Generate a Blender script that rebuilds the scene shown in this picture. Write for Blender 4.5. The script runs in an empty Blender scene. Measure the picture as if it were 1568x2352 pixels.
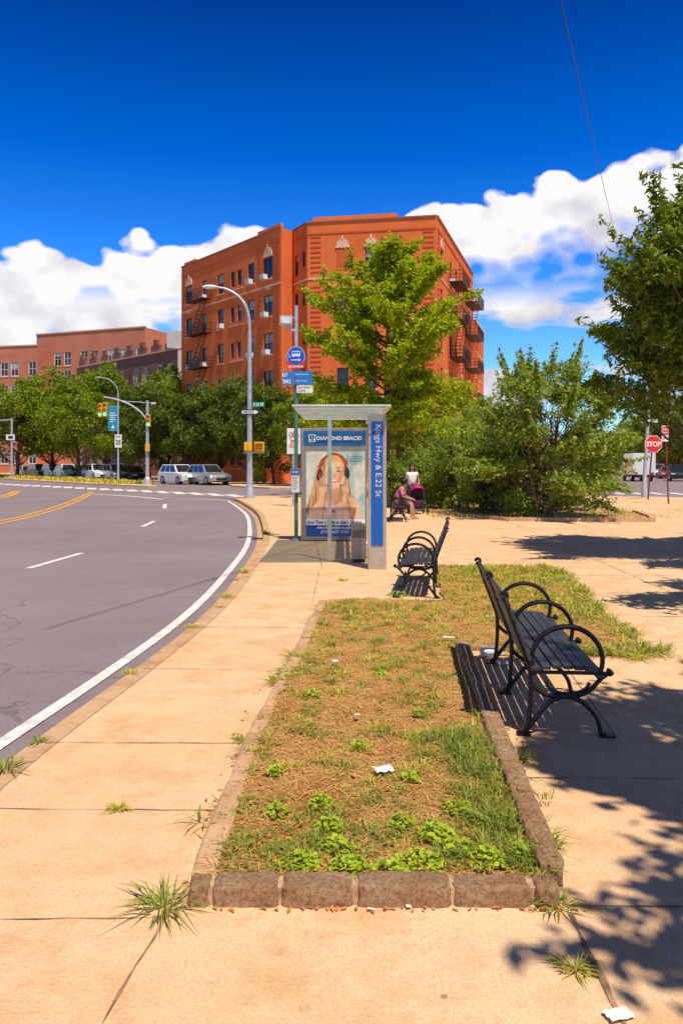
import bpy, bmesh, math, random
import numpy as np
from mathutils import Vector, Matrix
R=math.radians; PI=math.pi
random.seed(7); rng=np.random.default_rng(7)
S=bpy.context.scene; COL=S.collection
F=1829.0; CH=1.7; HY=1063.0; CX=784.0
def G(px,py,z=0.0):
    Y=F*(CH-z)/(py-HY); return ((px-CX)/F*Y, Y)
def XZ(px,py,Y): return ((px-CX)/F*Y, CH+(HY-py)/F*Y)
# ---------------------------------------------------------------- materials
def nd(nt,t,**k):
    n=nt.nodes.new(t)
    for a,b in k.items(): setattr(n,a,b)
    return n
def setin(nt,s,v):
    if hasattr(v,'is_output'): nt.links.new(v,s)
    else: s.default_value=v
def mth(nt,op,a,b=None,c=None,clamp=False):
    n=nd(nt,'ShaderNodeMath',operation=op,use_clamp=clamp)
    setin(nt,n.inputs[0],a)
    if b is not None: setin(nt,n.inputs[1],b)
    if c is not None: setin(nt,n.inputs[2],c)
    return n.outputs[0]
def mixc(nt,f,a,b,bt='MIX'):
    n=nd(nt,'ShaderNodeMix',data_type='RGBA',blend_type=bt)
    setin(nt,n.inputs[0],f)
    for s,v in ((n.inputs[6],a),(n.inputs[7],b)):
        if hasattr(v,'is_output'): nt.links.new(v,s)
        else: s.default_value=tuple(v)+((1,) if len(v)==3 else ())
    return n.outputs[2]
def noise_(nt,vec,scale,detail=4,rough=.55):
    n=nd(nt,'ShaderNodeTexNoise'); n.inputs['Scale'].default_value=scale; n.inputs['Detail'].default_value=detail; n.inputs['Roughness'].default_value=rough
    if vec is not None: nt.links.new(vec,n.inputs['Vector'])
    return n.outputs['Fac']
def maprange(nt,v,a,b,c=0.,d=1.):
    n=nd(nt,'ShaderNodeMapRange'); setin(nt,n.inputs[0],v)
    for i,q in zip((1,2,3,4),(a,b,c,d)): setin(nt,n.inputs[i],q)
    return n.outputs[0]
MC={}
def base(name):
    m=bpy.data.materials.new(name); m.use_nodes=True; nt=m.node_tree
    return m,nt,nt.nodes['Principled BSDF']
def pm(name,col,rough=.6,metal=0.,var=.12,scale=6.,bump=0.,bscale=60.,spec=.4,emit=0,coat=0,dark=None):
    if name in MC: return MC[name]
    m,nt,b=base(name)
    pos=nd(nt,'ShaderNodeTexCoord').outputs['Object']
    n=noise_(nt,pos,scale,5)
    lo=tuple(c*(1-var*1.6) for c in col) if dark is None else dark
    hi=tuple(min(1,c*(1+var)) for c in col)
    c=mixc(nt,maprange(nt,n,.3,.7),lo,hi)
    nt.links.new(c,b.inputs['Base Color'])
    b.inputs['Roughness'].default_value=rough; b.inputs['Metallic'].default_value=metal
    b.inputs['Specular IOR Level'].default_value=spec; b.inputs['Coat Weight'].default_value=coat
    if bump:
        bn=nd(nt,'ShaderNodeBump'); bn.inputs['Strength'].default_value=bump; bn.inputs['Distance'].default_value=.02
        nt.links.new(noise_(nt,pos,bscale,4),bn.inputs['Height']); nt.links.new(bn.outputs[0],b.inputs['Normal'])
    if emit:
        b.inputs['Emission Color'].default_value=col+(1,); b.inputs['Emission Strength'].default_value=emit
    MC[name]=m; return m
def leafmat(name,c1,c2,trans=.35,rough=.5):
    m,nt,b=base(name)
    g=nd(nt,'ShaderNodeNewGeometry')
    pos=g.outputs['Position']
    f=mth(nt,'MULTIPLY_ADD',g.outputs['Random Per Island'],.6,mth(nt,'MULTIPLY',noise_(nt,pos,.9,2),.4))
    c=mixc(nt,f,c1,c2)
    nt.links.new(c,b.inputs['Base Color']); b.inputs['Roughness'].default_value=rough; b.inputs['Specular IOR Level'].default_value=.3
    t=nd(nt,'ShaderNodeBsdfTranslucent'); nt.links.new(mixc(nt,1.,c,(1.1,1.2,.4),'MULTIPLY'),t.inputs[0])
    mx=nd(nt,'ShaderNodeMixShader'); mx.inputs[0].default_value=trans
    nt.links.new(b.outputs[0],mx.inputs[1]); nt.links.new(t.outputs[0],mx.inputs[2])
    nt.links.new(mx.outputs[0],nt.nodes['Material Output'].inputs[0]); return m
def crack(nt,pos,scale,wd):
    v=nd(nt,'ShaderNodeTexVoronoi',feature='DISTANCE_TO_EDGE'); v.inputs['Scale'].default_value=scale
    w=nd(nt,'ShaderNodeVectorMath',operation='ADD'); nt.links.new(pos,w.inputs[0])
    nn=nd(nt,'ShaderNodeTexNoise'); nn.inputs['Scale'].default_value=1.5; nn.inputs['Detail'].default_value=6; nt.links.new(pos,nn.inputs['Vector']); nt.links.new(nn.outputs['Color'],w.inputs[1])
    nt.links.new(w.outputs[0],v.inputs['Vector']); return mth(nt,'LESS_THAN',v.outputs[0],wd)
def concrete(name,c1,c2,c3):
    m,nt,b=base(name); pos=nd(nt,'ShaderNodeNewGeometry').outputs['Position']
    big=noise_(nt,pos,.45,5); mid=noise_(nt,pos,2.6,8,.72); fine=noise_(nt,pos,75,3,.75); m2=noise_(nt,pos,11,6,.7); m3=noise_(nt,pos,.9,7,.7)
    c=mixc(nt,maprange(nt,big,.35,.65),c1,c2)
    c=mixc(nt,mth(nt,'MULTIPLY',maprange(nt,mid,.46,.66),.75),c,c3)
    c=mixc(nt,mth(nt,'MULTIPLY',maprange(nt,m3,.52,.68),.35),c,tuple(x*.62 for x in c1))
    c=mixc(nt,mth(nt,'MULTIPLY',maprange(nt,m2,.54,.7),.45),c,tuple(x*.6 for x in c1))
    c=mixc(nt,mth(nt,'MULTIPLY',maprange(nt,fine,.42,.7),.45),c,tuple(x*.42 for x in c1))
    v=nd(nt,'ShaderNodeTexVoronoi'); v.inputs['Scale'].default_value=2.3; nt.links.new(pos,v.inputs['Vector'])
    gum=mth(nt,'LESS_THAN',v.outputs['Distance'],mth(nt,'MULTIPLY',v.outputs['Color'],.055))
    c=mixc(nt,mth(nt,'MULTIPLY',gum,.6),c,(.14,.09,.07))
    nt.links.new(c,b.inputs['Base Color']); b.inputs['Roughness'].default_value=.9; b.inputs['Specular IOR Level'].default_value=.1
    bn=nd(nt,'ShaderNodeBump'); bn.inputs['Strength'].default_value=.35; bn.inputs['Distance'].default_value=.01
    nt.links.new(mth(nt,'ADD',fine,mid),bn.inputs['Height']); nt.links.new(bn.outputs[0],b.inputs['Normal'])
    return m
def asphalt():
    m,nt,b=base('asphalt'); pos=nd(nt,'ShaderNodeNewGeometry').outputs['Position']
    big=noise_(nt,pos,.25,5); fine=noise_(nt,pos,80,3,.85); mid=noise_(nt,pos,2.5,6,.7)
    c=mixc(nt,maprange(nt,big,.35,.65),(.19,.15,.155),(.25,.20,.205))
    c=mixc(nt,mth(nt,'MULTIPLY',maprange(nt,fine,.4,.7),.55),c,(.42,.35,.35))
    c=mixc(nt,mth(nt,'MULTIPLY',maprange(nt,mid,.55,.75),.35),c,(.11,.09,.09))
    c=mixc(nt,mth(nt,'MULTIPLY',crack(nt,pos,.22,.003),.4),c,(.09,.07,.07))
    nt.links.new(c,b.inputs['Base Color']); b.inputs['Roughness'].default_value=.85; b.inputs['Specular IOR Level'].default_value=.15
    bn=nd(nt,'ShaderNodeBump'); bn.inputs['Strength'].default_value=.4; bn.inputs['Distance'].default_value=.008
    nt.links.new(fine,bn.inputs['Height']); nt.links.new(bn.outputs[0],b.inputs['Normal'])
    return m
def brick(name,c1,c2,mortar):
    m,nt,b=base(name); g=nd(nt,'ShaderNodeNewGeometry')
    cr=nd(nt,'ShaderNodeVectorMath',operation='CROSS_PRODUCT'); nt.links.new(g.outputs['True Normal'],cr.inputs[0]); cr.inputs[1].default_value=(0,0,1)
    dt=nd(nt,'ShaderNodeVectorMath',operation='DOT_PRODUCT'); nt.links.new(g.outputs['Position'],dt.inputs[0]); nt.links.new(cr.outputs[0],dt.inputs[1])
    sp=nd(nt,'ShaderNodeSeparateXYZ'); nt.links.new(g.outputs['Position'],sp.inputs[0])
    cb=nd(nt,'ShaderNodeCombineXYZ'); nt.links.new(dt.outputs['Value'],cb.inputs[0]); nt.links.new(sp.outputs[2],cb.inputs[1])
    br=nd(nt,'ShaderNodeTexBrick'); nt.links.new(cb.outputs[0],br.inputs['Vector'])
    br.inputs['Scale'].default_value=1.; br.inputs['Brick Width'].default_value=.22; br.inputs['Row Height'].default_value=.085; br.inputs['Mortar Size'].default_value=.008
    br.inputs['Color1'].default_value=c1+(1,); br.inputs['Color2'].default_value=c2+(1,); br.inputs['Mortar'].default_value=mortar+(1,)
    n=noise_(nt,g.outputs['Position'],.35,6,.65)
    st=nd(nt,'ShaderNodeVectorMath',operation='MULTIPLY'); nt.links.new(g.outputs['Position'],st.inputs[0]); st.inputs[1].default_value=(1.2,1.2,.15)
    n2=noise_(nt,st.outputs[0],1.,5,.6)
    c=mixc(nt,mth(nt,'MULTIPLY',maprange(nt,n,.4,.7),.45),br.outputs['Color'],tuple(x*.5 for x in c1))
    c=mixc(nt,mth(nt,'MULTIPLY',maprange(nt,n2,.52,.75),.22),c,tuple(min(1,x*.8+.08) for x in c2))
    nt.links.new(c,b.inputs['Base Color']); b.inputs['Roughness'].default_value=.9; b.inputs['Specular IOR Level'].default_value=.08
    return m
def glassy(name,col,alpha):
    if name in MC: return MC[name]
    m,nt,b=base(name)
    t=nd(nt,'ShaderNodeBsdfTransparent'); t.inputs[0].default_value=col+(1,)
    gl=nd(nt,'ShaderNodeBsdfGlossy'); gl.inputs['Roughness'].default_value=.05; gl.inputs[0].default_value=(.9,.95,.95,1)
    df=nd(nt,'ShaderNodeBsdfDiffuse'); df.inputs[0].default_value=(.62,.70,.68,1)
    tl=nd(nt,'ShaderNodeBsdfTranslucent'); tl.inputs[0].default_value=(.7,.75,.72,1)
    m0=nd(nt,'ShaderNodeMixShader'); m0.inputs[0].default_value=.5; nt.links.new(df.outputs[0],m0.inputs[1]); nt.links.new(tl.outputs[0],m0.inputs[2])
    m1=nd(nt,'ShaderNodeMixShader'); m1.inputs[0].default_value=.7; nt.links.new(gl.outputs[0],m1.inputs[1]); nt.links.new(m0.outputs[0],m1.inputs[2])
    m2=nd(nt,'ShaderNodeMixShader'); m2.inputs[0].default_value=alpha; nt.links.new(t.outputs[0],m2.inputs[1]); nt.links.new(m1.outputs[0],m2.inputs[2])
    nt.links.new(m2.outputs[0],nt.nodes['Material Output'].inputs[0]); MC[name]=m; return m
# ---------------------------------------------------------------- mesh builder
class MB:
    def __init__(s,M=None): s.v=[];s.f=[];s.mi=[];s.M=M or Matrix.Identity(4)
    def add(s,vs,fs,mi=0):
        o=len(s.v); s.v+= [s.M@Vector(p) for p in vs]; s.f+=[[i+o for i in f] for f in fs]; s.mi+=[mi]*len(fs)
    def box(s,x0,x1,y0,y1,z0,z1,mi=0):
        s.add([(x0,y0,z0),(x1,y0,z0),(x1,y1,z0),(x0,y1,z0),(x0,y0,z1),(x1,y0,z1),(x1,y1,z1),(x0,y1,z1)],
              [(0,3,2,1),(4,5,6,7),(0,1,5,4),(1,2,6,5),(2,3,7,6),(3,0,4,7)],mi)
    def bar(s,a,b,w,h,mi=0,up=(0,0,1)):
        a=Vector(a);b=Vector(b);d=(b-a).normalized();u=Vector(up)
        if abs(d.dot(u))>.98:u=Vector((1,0,0))
        r=d.cross(u).normalized();u=r.cross(d)
        vs=[p+r*i*w/2+u*j*h/2 for p in (a,b) for i,j in ((-1,-1),(1,-1),(1,1),(-1,1))]
        s.add(vs,[(0,1,2,3),(7,6,5,4),(0,4,5,1),(1,5,6,2),(2,6,7,3),(3,7,4,0)],mi)
    def tube(s,pts,r,n=8,mi=0,cap=True,closed=False):
        pts=[Vector(p) for p in pts]; m=len(pts)
        rs=r if isinstance(r,(list,tuple)) else [r]*m
        vs=[];pu=None
        for i,p in enumerate(pts):
            if closed: d=pts[(i+1)%m]-pts[i-1]
            else: d=pts[min(i+1,m-1)]-pts[max(i-1,0)]
            d.normalize()
            if pu is None:
                pu=Vector((0,0,1)) if abs(d.z)<.9 else Vector((0,1,0))
            rr=d.cross(pu)
            if rr.length<1e-4: rr=d.cross(Vector((1,.1,0)))
            rr.normalize(); u=rr.cross(d); pu=u
            for k in range(n):
                a=2*PI*k/n; vs.append(p+(rr*math.cos(a)+u*math.sin(a))*rs[i])
        fs=[]
        for i in range(m if closed else m-1):
            j=(i+1)%m
            for k in range(n): fs.append((i*n+k,i*n+(k+1)%n,j*n+(k+1)%n,j*n+k))
        if cap and not closed: fs+= [tuple(range(n))[::-1],tuple((m-1)*n+k for k in range(n))]
        s.add(vs,fs,mi)
    def poly(s,pts,mi=0): s.add(pts,[tuple(range(len(pts)))],mi)
    def prism(s,pts,z0,z1,mi=0):
        n=len(pts); s.add([(x,y,z0) for x,y in pts]+[(x,y,z1) for x,y in pts],[tuple(range(n))[::-1],tuple(range(n,2*n))]+[(i,(i+1)%n,n+(i+1)%n,n+i) for i in range(n)],mi)
    def prismY(s,pts,y0,y1,mi=0):
        n=len(pts); s.add([(x,y0,z) for x,z in pts]+[(x,y1,z) for x,z in pts],[tuple(range(n)),tuple(range(n,2*n))[::-1]]+[(i,n+i,n+(i+1)%n,(i+1)%n) for i in range(n)],mi)
    def disc(s,c,rx,rz,y,mi=0,n=24,a0=0,a1=2*PI):
        s.poly([(c[0]+rx*math.cos(a0+(a1-a0)*k/n),y,c[1]+rz*math.sin(a0+(a1-a0)*k/n)) for k in range(n if abs(a1-a0-2*PI)<1e-6 else n+1)],mi)
    def ball(s,c,r,n=10,mi=0):
        rx,ry,rz=r if isinstance(r,tuple) else (r,r,r); vs=[];fs=[];m=n//2
        for i in range(1,m):
            t=PI*i/m
            for k in range(n):
                a=2*PI*k/n; vs.append((c[0]+rx*math.sin(t)*math.cos(a),c[1]+ry*math.sin(t)*math.sin(a),c[2]+rz*math.cos(t)))
        vs+=[(c[0],c[1],c[2]+rz),(c[0],c[1],c[2]-rz)]; T=len(vs)-2
        for i in range(m-2):
            for k in range(n): fs.append((i*n+k,(i+1)*n+k,(i+1)*n+(k+1)%n,i*n+(k+1)%n))
        for k in range(n): fs.append((T,k,(k+1)%n)); fs.append((T+1,(m-2)*n+(k+1)%n,(m-2)*n+k))
        s.add(vs,fs,mi)
    def mesh(s,name,mats,smooth=False):
        me=bpy.data.meshes.new(name); me.from_pydata([tuple(v) for v in s.v],[],s.f)
        for m in (mats if isinstance(mats,(list,tuple)) else [mats]): me.materials.append(m)
        me.polygons.foreach_set('material_index',s.mi)
        bm=bmesh.new(); bm.from_mesh(me); bmesh.ops.recalc_face_normals(bm,faces=bm.faces) if smooth!='flat' else None; bm.to_mesh(me); bm.free()
        if smooth is True:
            me.polygons.foreach_set('use_smooth',[True]*len(me.polygons))
            try: me.set_sharp_from_angle(angle=R(40))
            except Exception: pass
        me.update(); return me
    def build(s,name,mats,parent=None,smooth=False,bevel=0): 
        o=link(name,s.mesh(name,mats,smooth),parent)
        if bevel:
            b=o.modifiers.new('b','BEVEL'); b.width=bevel; b.segments=2; b.limit_method='ANGLE'
        return o
def link(name,me,parent=None,M=None):
    o=bpy.data.objects.new(name,me); COL.objects.link(o)
    if parent: o.parent=parent
    if M is not None: o.matrix_local=M
    return o
def tag(o,label=None,cat=None,group=None,kind=None):
    if label:o['label']=label
    if cat:o['category']=cat
    if group:o['group']=group
    if kind:o['kind']=kind
    return o
def thing(name,label,cat,loc=(0,0,0),rz=0,group=None):
    o=bpy.data.objects.new(name,None); COL.objects.link(o); o.empty_display_size=.1
    o.location=loc; o.rotation_euler=(0,0,rz); return tag(o,label,cat,group)
def text(s,w,h,x,y,z,mat,parent,ang=0,bold=.02,name='lettering',M=None):
    cu=bpy.data.curves.new('t','FONT'); cu.body=s; cu.offset=bold; cu.resolution_u=3; cu.align_x='CENTER'
    ob=bpy.data.objects.new('t',cu); COL.objects.link(ob)
    dg=bpy.context.evaluated_depsgraph_get(); me=bpy.data.meshes.new_from_object(ob.evaluated_get(dg))
    bpy.data.objects.remove(ob)
    n=len(me.vertices); co=np.empty(n*3); me.vertices.foreach_get('co',co); co=co.reshape(-1,3)
    mn=co.min(0);mxx=co.max(0); c=(mn+mxx)/2; d=mxx-mn
    co=(co-c)*np.array([w/max(d[0],1e-6),h/max(d[1],1e-6),1]); 
    ca,sa=math.cos(ang),math.sin(ang)
    X=co[:,0]*ca-co[:,1]*sa; Y=co[:,0]*sa+co[:,1]*ca
    out=np.stack([X+x,np.full(n,y),Y+z],1)
    me.vertices.foreach_set('co',out.ravel()); me.materials.clear(); me.materials.append(mat); me.update()
    return link(name,me,parent,M)
# ---------------------------------------------------------------- colours
white=pm('white_paint',(.80,.80,.77),.5); black=pm('black_paint',(.015,.015,.018),.4); 
steel=pm('galvanised_steel',(.50,.50,.52),.45,.4,.1); darkm=pm('dark_iron',(.02,.018,.02),.45,.3)
blue=pm('sign_blue',(.01,.10,.58),.4,var=.03); red=pm('sign_red',(.72,.02,.03),.4,var=.03); green=pm('sign_green',(.0,.28,.15),.4,var=.03)
yellow=pm('signal_yellow',(.85,.40,.01),.45,var=.05); limest=pm('limestone',(.72,.60,.48),.8)
M_walk=concrete('concrete_walk',(.80,.50,.275),(.86,.59,.36),(.66,.36,.16))
M_kerbc=concrete('kerb_concrete',(.62,.37,.20),(.68,.44,.26),(.38,.20,.10))
M_asph=asphalt()
M_joint=pm('joint_dirt',(.34,.20,.11),.95,var=.4,scale=10)
M_line=pm('road_paint_white',(.80,.75,.69),.7,var=.2,scale=14); M_yel=pm('road_paint_yellow',(.85,.38,.02),.7,var=.15,scale=9)
B_red=brick('brick_red',(.80,.145,.032),(.88,.195,.042),(.7,.25,.11))
B_tan=brick('brick_tan',(.54,.17,.095),(.62,.22,.13),(.45,.25,.17)); B_dark=brick('brick_dark',(.25,.10,.075),(.32,.13,.10),(.25,.18,.15))
M_band=pm('brick_band_dark',(.62,.105,.028),.9); M_win=pm('window_glass_dark',(.015,.017,.025),.15,var=.3,scale=.5,spec=.6); M_frame=pm('window_frame_dark',(.05,.045,.045),.5)
M_blind=pm('window_blind',(.40,.36,.32),.8)
# ---------------------------------------------------------------- ground
def sheet(name,pts,z,mat,parent=None):
    mb=MB(); mb.poly([(x,y,z) for x,y in pts]); o=mb.build(name,mat,parent); 
    return tag(o,kind='structure') if parent is None else o
M_far=pm('far_ground',(.2,.19,.17),.9)
sheet('ground',[(-2500,-300),(2500,-300),(2500,4000),(-2500,4000)],-.14,M_far)
sheet('road',[(-160,-20),(160,-20),(160,330),(-160,330)],-.12,M_asph)
curb=[(-2.0,-8),(-2.02,-2),(-2.0,2),(-1.95,3.5),(-1.87,4.88),(-1.71,6.45),(-1.56,8.25),(-1.49,10.1),(-1.52,12.6),(-1.7,17.1),(-2.17,21.9),(-3.0,28),(-4.3,34.5),(-5.0,37.6)]
def catmull(P,n=6):
    out=[]
    for i in range(len(P)-1):
        p0=Vector(P[max(i-1,0)]);p1=Vector(P[i]);p2=Vector(P[i+1]);p3=Vector(P[min(i+2,len(P)-1)])
        for k in range(n):
            t=k/n; out.append(.5*((2*p1)+(p2-p0)*t+(2*p0-5*p1+4*p2-p3)*t*t+(3*p1-p0-3*p2+p3)*t**3))
    out.append(Vector(P[-1])); return out
cs=catmull(curb); tail=catmull([(-5.0,37.6),(-5.15,39),(-4.5,40.6),(-2.5,41.6),(2,42)],5)[1:]
cs2=cs+tail
def offs(P,d):
    o=[]
    for i,p in enumerate(P):
        t=(P[min(i+1,len(P)-1)]-P[max(i-1,0)]).normalized(); o.append(p+Vector((-t.y,t.x))*d)
    return o
inner=offs(cs2,-.15)
isl=[(p.x,p.y) for p in inner]+[(14,41),(17,39),(18.5,33),(19,20),(19,-8)]
mb=MB(); mb.prism(isl[::-1],-.13,0); tag(mb.build('sidewalk',M_walk),kind='structure')
def strip(name,P,d0,d1,z,mat,z0=None,kind='structure'):
    a=offs(P,d0);b=offs(P,d1);mb=MB()
    for i in range(len(P)-1):
        q=[(a[i].x,a[i].y,z),(a[i+1].x,a[i+1].y,z),(b[i+1].x,b[i+1].y,z),(b[i].x,b[i].y,z)]
        mb.poly(q)
        if z0 is not None: mb.poly([(b[i].x,b[i].y,z0),(b[i+1].x,b[i+1].y,z0),(b[i+1].x,b[i+1].y,z),(b[i].x,b[i].y,z)])
    return tag(mb.build(name,mat),kind=kind)
strip('kerb',cs2,-.15,0,.004,M_kerbc,-.12)
strip('gutter',cs,0,.15,-.115,M_kerbc)
strip('road_edge_line',cs,.29,.405,-.11,M_line)
mbj=MB()
def seg(a,b,w=.011,z=.004,mb=mbj):
    a=Vector(a);b=Vector(b);n=max(1,int((b-a).length/.12)); 
    t=(b-a).normalized(); nn=Vector((-t.y,t.x))
    pts=[a+(b-a)*i/n+nn*random.uniform(-.005,.005) for i in range(n+1)]
    ws=[w*random.uniform(.15,1.2)/2 for _ in pts]
    for i in range(n):
        mb.poly([(pts[i].x-nn.x*ws[i],pts[i].y-nn.y*ws[i],z),(pts[i+1].x-nn.x*ws[i+1],pts[i+1].y-nn.y*ws[i+1],z),(pts[i+1].x+nn.x*ws[i+1],pts[i+1].y+nn.y*ws[i+1],z),(pts[i].x+nn.x*ws[i],pts[i].y+nn.y*ws[i],z)])
def gs(a,b,w=.011): seg(G(*a),G(*b),w)
for a,b in (((0,2112),(415,2108)),((380,2110),(235,2352)),((0,1858),(500,1862)),((60,1706),(590,1708)),((330,1536),(650,1540)),((430,1440),(730,1442)),((530,1338),(905,1340)),((570,1292),(900,1294)),((760,1385),(900,1378))): gs(a,b)
seg((.86,3.0),(.84,1.3),.022)
seg((.9,4.3),(12,4.1)); seg((1.7,4.95),(1.9,7),.01)
seg((.86,3.05),(4,3.0),.012)
for y in (5.8,7.3,8.8,10.4,12,13.6,15.2,16.8,18.6,20.5,23,25.5,28,31,34,37): seg((2.9+.05*y,y),(18,y-.3),.014)
for x in (3.9,5.6,7.4,9.3,11.4,13.6): seg((x,0),(x+1.5,38),.014)
for y in (14.8,16.6,18.8,21,23.5,26,29,32,35,38): seg((-.9-.004*y*y*.8+ .2,y),(1.3,y),.014)
seg((-.35,9.7),(-.35,12.5),.012); seg((-.3,12.7),(-1.5,33),.014)
tag(mbj.build('paving_joints',M_joint),kind='structure')
mb=MB(); mb.prism([(-9.3,65.2),(-8.2,60),(-5,55),(3,52),(11,50),(14.5,50),(16.2,53),(36,115),(60,190),(-20,200),(-75,140),(-45,108),(-20.7,79.7)],-.13,0); tag(mb.build('far_pavement',M_walk),kind='structure')
mb=MB(); mb.prism([(28,46),(31,44),(60,43),(100,60),(75,190),(66,190)],-.13,0); tag(mb.build('pavement',M_walk),kind='structure')
med=[(-14.3,58.8),(-13.9,60.2),(-15.5,63.5),(-22,73),(-31,87),(-45,107),(-56,120),(-60,118),(-42,93),(-30,78),(-22,67.5)]
mb=MB(); mb.prism(med,-.13,0); tag(mb.build('median',M_walk),kind='structure')
def mark(pts,w,mat,name,dash=None):
    mb=MB(); P=[Vector(G(x,y,-.12)) for x,y in pts]; P=catmull(P,5) if len(P)>2 else P
    a=offs(P,-w/2);b=offs(P,w/2)
    for i in range(len(P)-1): mb.poly([(a[i].x,a[i].y,-.113),(a[i+1].x,a[i+1].y,-.113),(b[i+1].x,b[i+1].y,-.113),(b[i].x,b[i].y,-.113)])
    return tag(mb.build(name,mat),kind='structure')
mark([(66,1306),(188,1271)],.13,M_line,'lane_dash'); mark([(327,1210),(355,1197)],.14,M_line,'lane_dash'); mark([(378,1168),(379,1158)],.16,M_line,'lane_dash')
mark([(0,1203),(60,1190),(140,1167),(190,1146),(216,1131)],.14,M_yel,'yellow_centre_line'); mark([(0,1197),(60,1184),(135,1162),(183,1143),(209,1130)],.14,M_yel,'yellow_centre_line')
mark([(0,1145),(25,1139),(45,1129)],.2,M_yel,'yellow_centre_line'); mark([(0,1141),(18,1136),(35,1128)],.2,M_yel,'yellow_centre_line')
mark([(0,1171),(140,1172)],.12,M_yel,'yellow_centre_line')
mark([(215,1135),(300,1140),(375,1147)],.3,M_line,'stop_line'); mark([(375,1143),(460,1146),(530,1150)],.15,M_line,'stop_line')
mb=MB()
for i in range(20):
    t=i/19; a=Vector(G(0,1112,-.12)).lerp(Vector(G(585,1141,-.12)),t)
    d=Vector((-.33,.94)); n=Vector((.94,.33)); w=.32
    q=[a-n*w-d*1.8,a+n*w-d*1.8,a+n*w+d*1.8,a-n*w+d*1.8]; mb.poly([(p.x,p.y,-.112) for p in q])
tag(mb.build('crosswalk',M_line),kind='structure')
mb=MB()
for i in range(11):
    a=Vector((16.2+i*1.1,47.2-i*.12)); q=[a+Vector(v) for v in ((-.28,-1.5),(.28,-1.5),(.6,1.5),(.04,1.5))]; mb.poly([(p.x,p.y,-.112) for p in q])
tag(mb.build('crosswalk',M_line),kind='structure')
# ---------------------------------------------------------------- numpy meshes
def npmesh(name,V,nper,faces,mat):
    n=len(V)//nper; me=bpy.data.meshes.new(name)
    me.vertices.add(len(V)); me.vertices.foreach_set('co',V.astype(np.float32).ravel())
    fa=[np.array(f) for f in faces]
    pat=np.concatenate(fa); L=(pat[None,:]+(np.arange(n)*nper)[:,None]).ravel()
    tt=np.tile(np.array([len(f) for f in fa]),n); st=np.concatenate([[0],np.cumsum(tt)[:-1]])
    me.loops.add(len(L)); me.loops.foreach_set('vertex_index',L.astype(np.int32))
    me.polygons.add(len(tt)); me.polygons.foreach_set('loop_start',st.astype(np.int32)); me.polygons.foreach_set('loop_total',tt.astype(np.int32))
    me.materials.append(mat); me.update(calc_edges=True); me.validate(); return me
def unit(a): return a/np.linalg.norm(a,axis=1,keepdims=True)
def leaves(name,P,size,mat,asp=.5,up=.5,droop=0):
    P=np.asarray(P); n=len(P); N=rng.normal(size=(n,3)); N[:,2]=np.abs(N[:,2])+up; N=unit(N)
    T=rng.normal(size=(n,3)); T[:,2]-=droop; T=unit(T-N*np.sum(T*N,1,keepdims=True)); Bv=np.cross(N,T)
    s=(size*rng.uniform(.6,1.3,n))[:,None]
    V=np.stack([P-T*s*.5,P+Bv*s*asp*.5+N*s*.06,P+T*s*.5,P-Bv*s*asp*.5+N*s*.06],1).reshape(-1,3)
    return npmesh(name,V,4,[(0,1,2,3)],mat)
def blades(name,pts,mat):
    A=np.asarray(pts); x,y,z,h,an,le,w=A.T
    d=np.stack([np.cos(an),np.sin(an),np.zeros_like(an)],1); s=np.stack([-np.sin(an),np.cos(an),np.zeros_like(an)],1)
    Bp=np.stack([x,y,z],1); up=np.array([0,0,1.])
    M1=Bp+d*(h*le*.35)[:,None]+up*(h*.6*np.clip(1.15-.25*le,.3,1))[:,None]; T=Bp+d*(h*le)[:,None]+up*(h*np.clip(1-.45*le,.12,1))[:,None]
    w=w[:,None]
    V=np.stack([Bp-s*w*.4,Bp+s*w*.4,M1+s*w*.5,M1-s*w*.5,T],1).reshape(-1,3)
    return npmesh(name,V,5,[(0,1,2,3),(3,2,4)],mat)
L_gr=leafmat('grass_green',(.14,.20,.03),(.42,.45,.08),.35); L_dry=leafmat('grass_dry',(.68,.31,.08),(.97,.63,.25),.15); L_weed=leafmat('weed_leaf',(.28,.40,.02),(.56,.64,.05),.3)
L_yg=leafmat('grass_yellow_green',(.34,.36,.04),(.74,.64,.12),.3)
L_ded=leafmat('dead_leaf',(.45,.15,.04),(.78,.36,.11),.1)
# planter -------------------------------------------------------
PL=[(-.58,3.10),(.82,3.10),(.98,5.4),(1.06,7.25),(2.62,7.0),(2.8,8.3),(3.3,12.7),(1.5,12.9),(1.25,9.65),(-.16,9.65),(-.34,6.8),(-.5,4.88)]
def inpoly(x,y,P=PL):
    c=False;n=len(P);j=n-1
    for i in range(n):
        if (P[i][1]>y)!=(P[j][1]>y) and x<(P[j][0]-P[i][0])*(y-P[i][1])/(P[j][1]-P[i][1])+P[i][0]: c=not c
        j=i
    return c
from mathutils import noise as mn
def soilz(x,y): return .048+.022*mn.noise(Vector((x*1.3,y*1.3,0)))+.014*mn.noise(Vector((x*9,y*9,3)))
m,nt,b=base('soil'); pos=nd(nt,'ShaderNodeNewGeometry').outputs['Position']
c=mixc(nt,maprange(nt,noise_(nt,pos,2.2,6,.7),.35,.65),(.55,.24,.07),(.80,.47,.17)); c=mixc(nt,mth(nt,'MULTIPLY',maprange(nt,noise_(nt,pos,45,4,.8),.48,.7),.6),c,(.26,.10,.03))
nt.links.new(c,b.inputs['Base Color']); b.inputs['Roughness'].default_value=1.; b.inputs['Specular IOR Level'].default_value=.05
bn=nd(nt,'ShaderNodeBump'); bn.inputs['Distance'].default_value=.03; nt.links.new(noise_(nt,pos,50,5,.8),bn.inputs['Height']); nt.links.new(bn.outputs[0],b.inputs['Normal']); M_soil=m
mb=MB(); st=.06; idx={}
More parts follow.
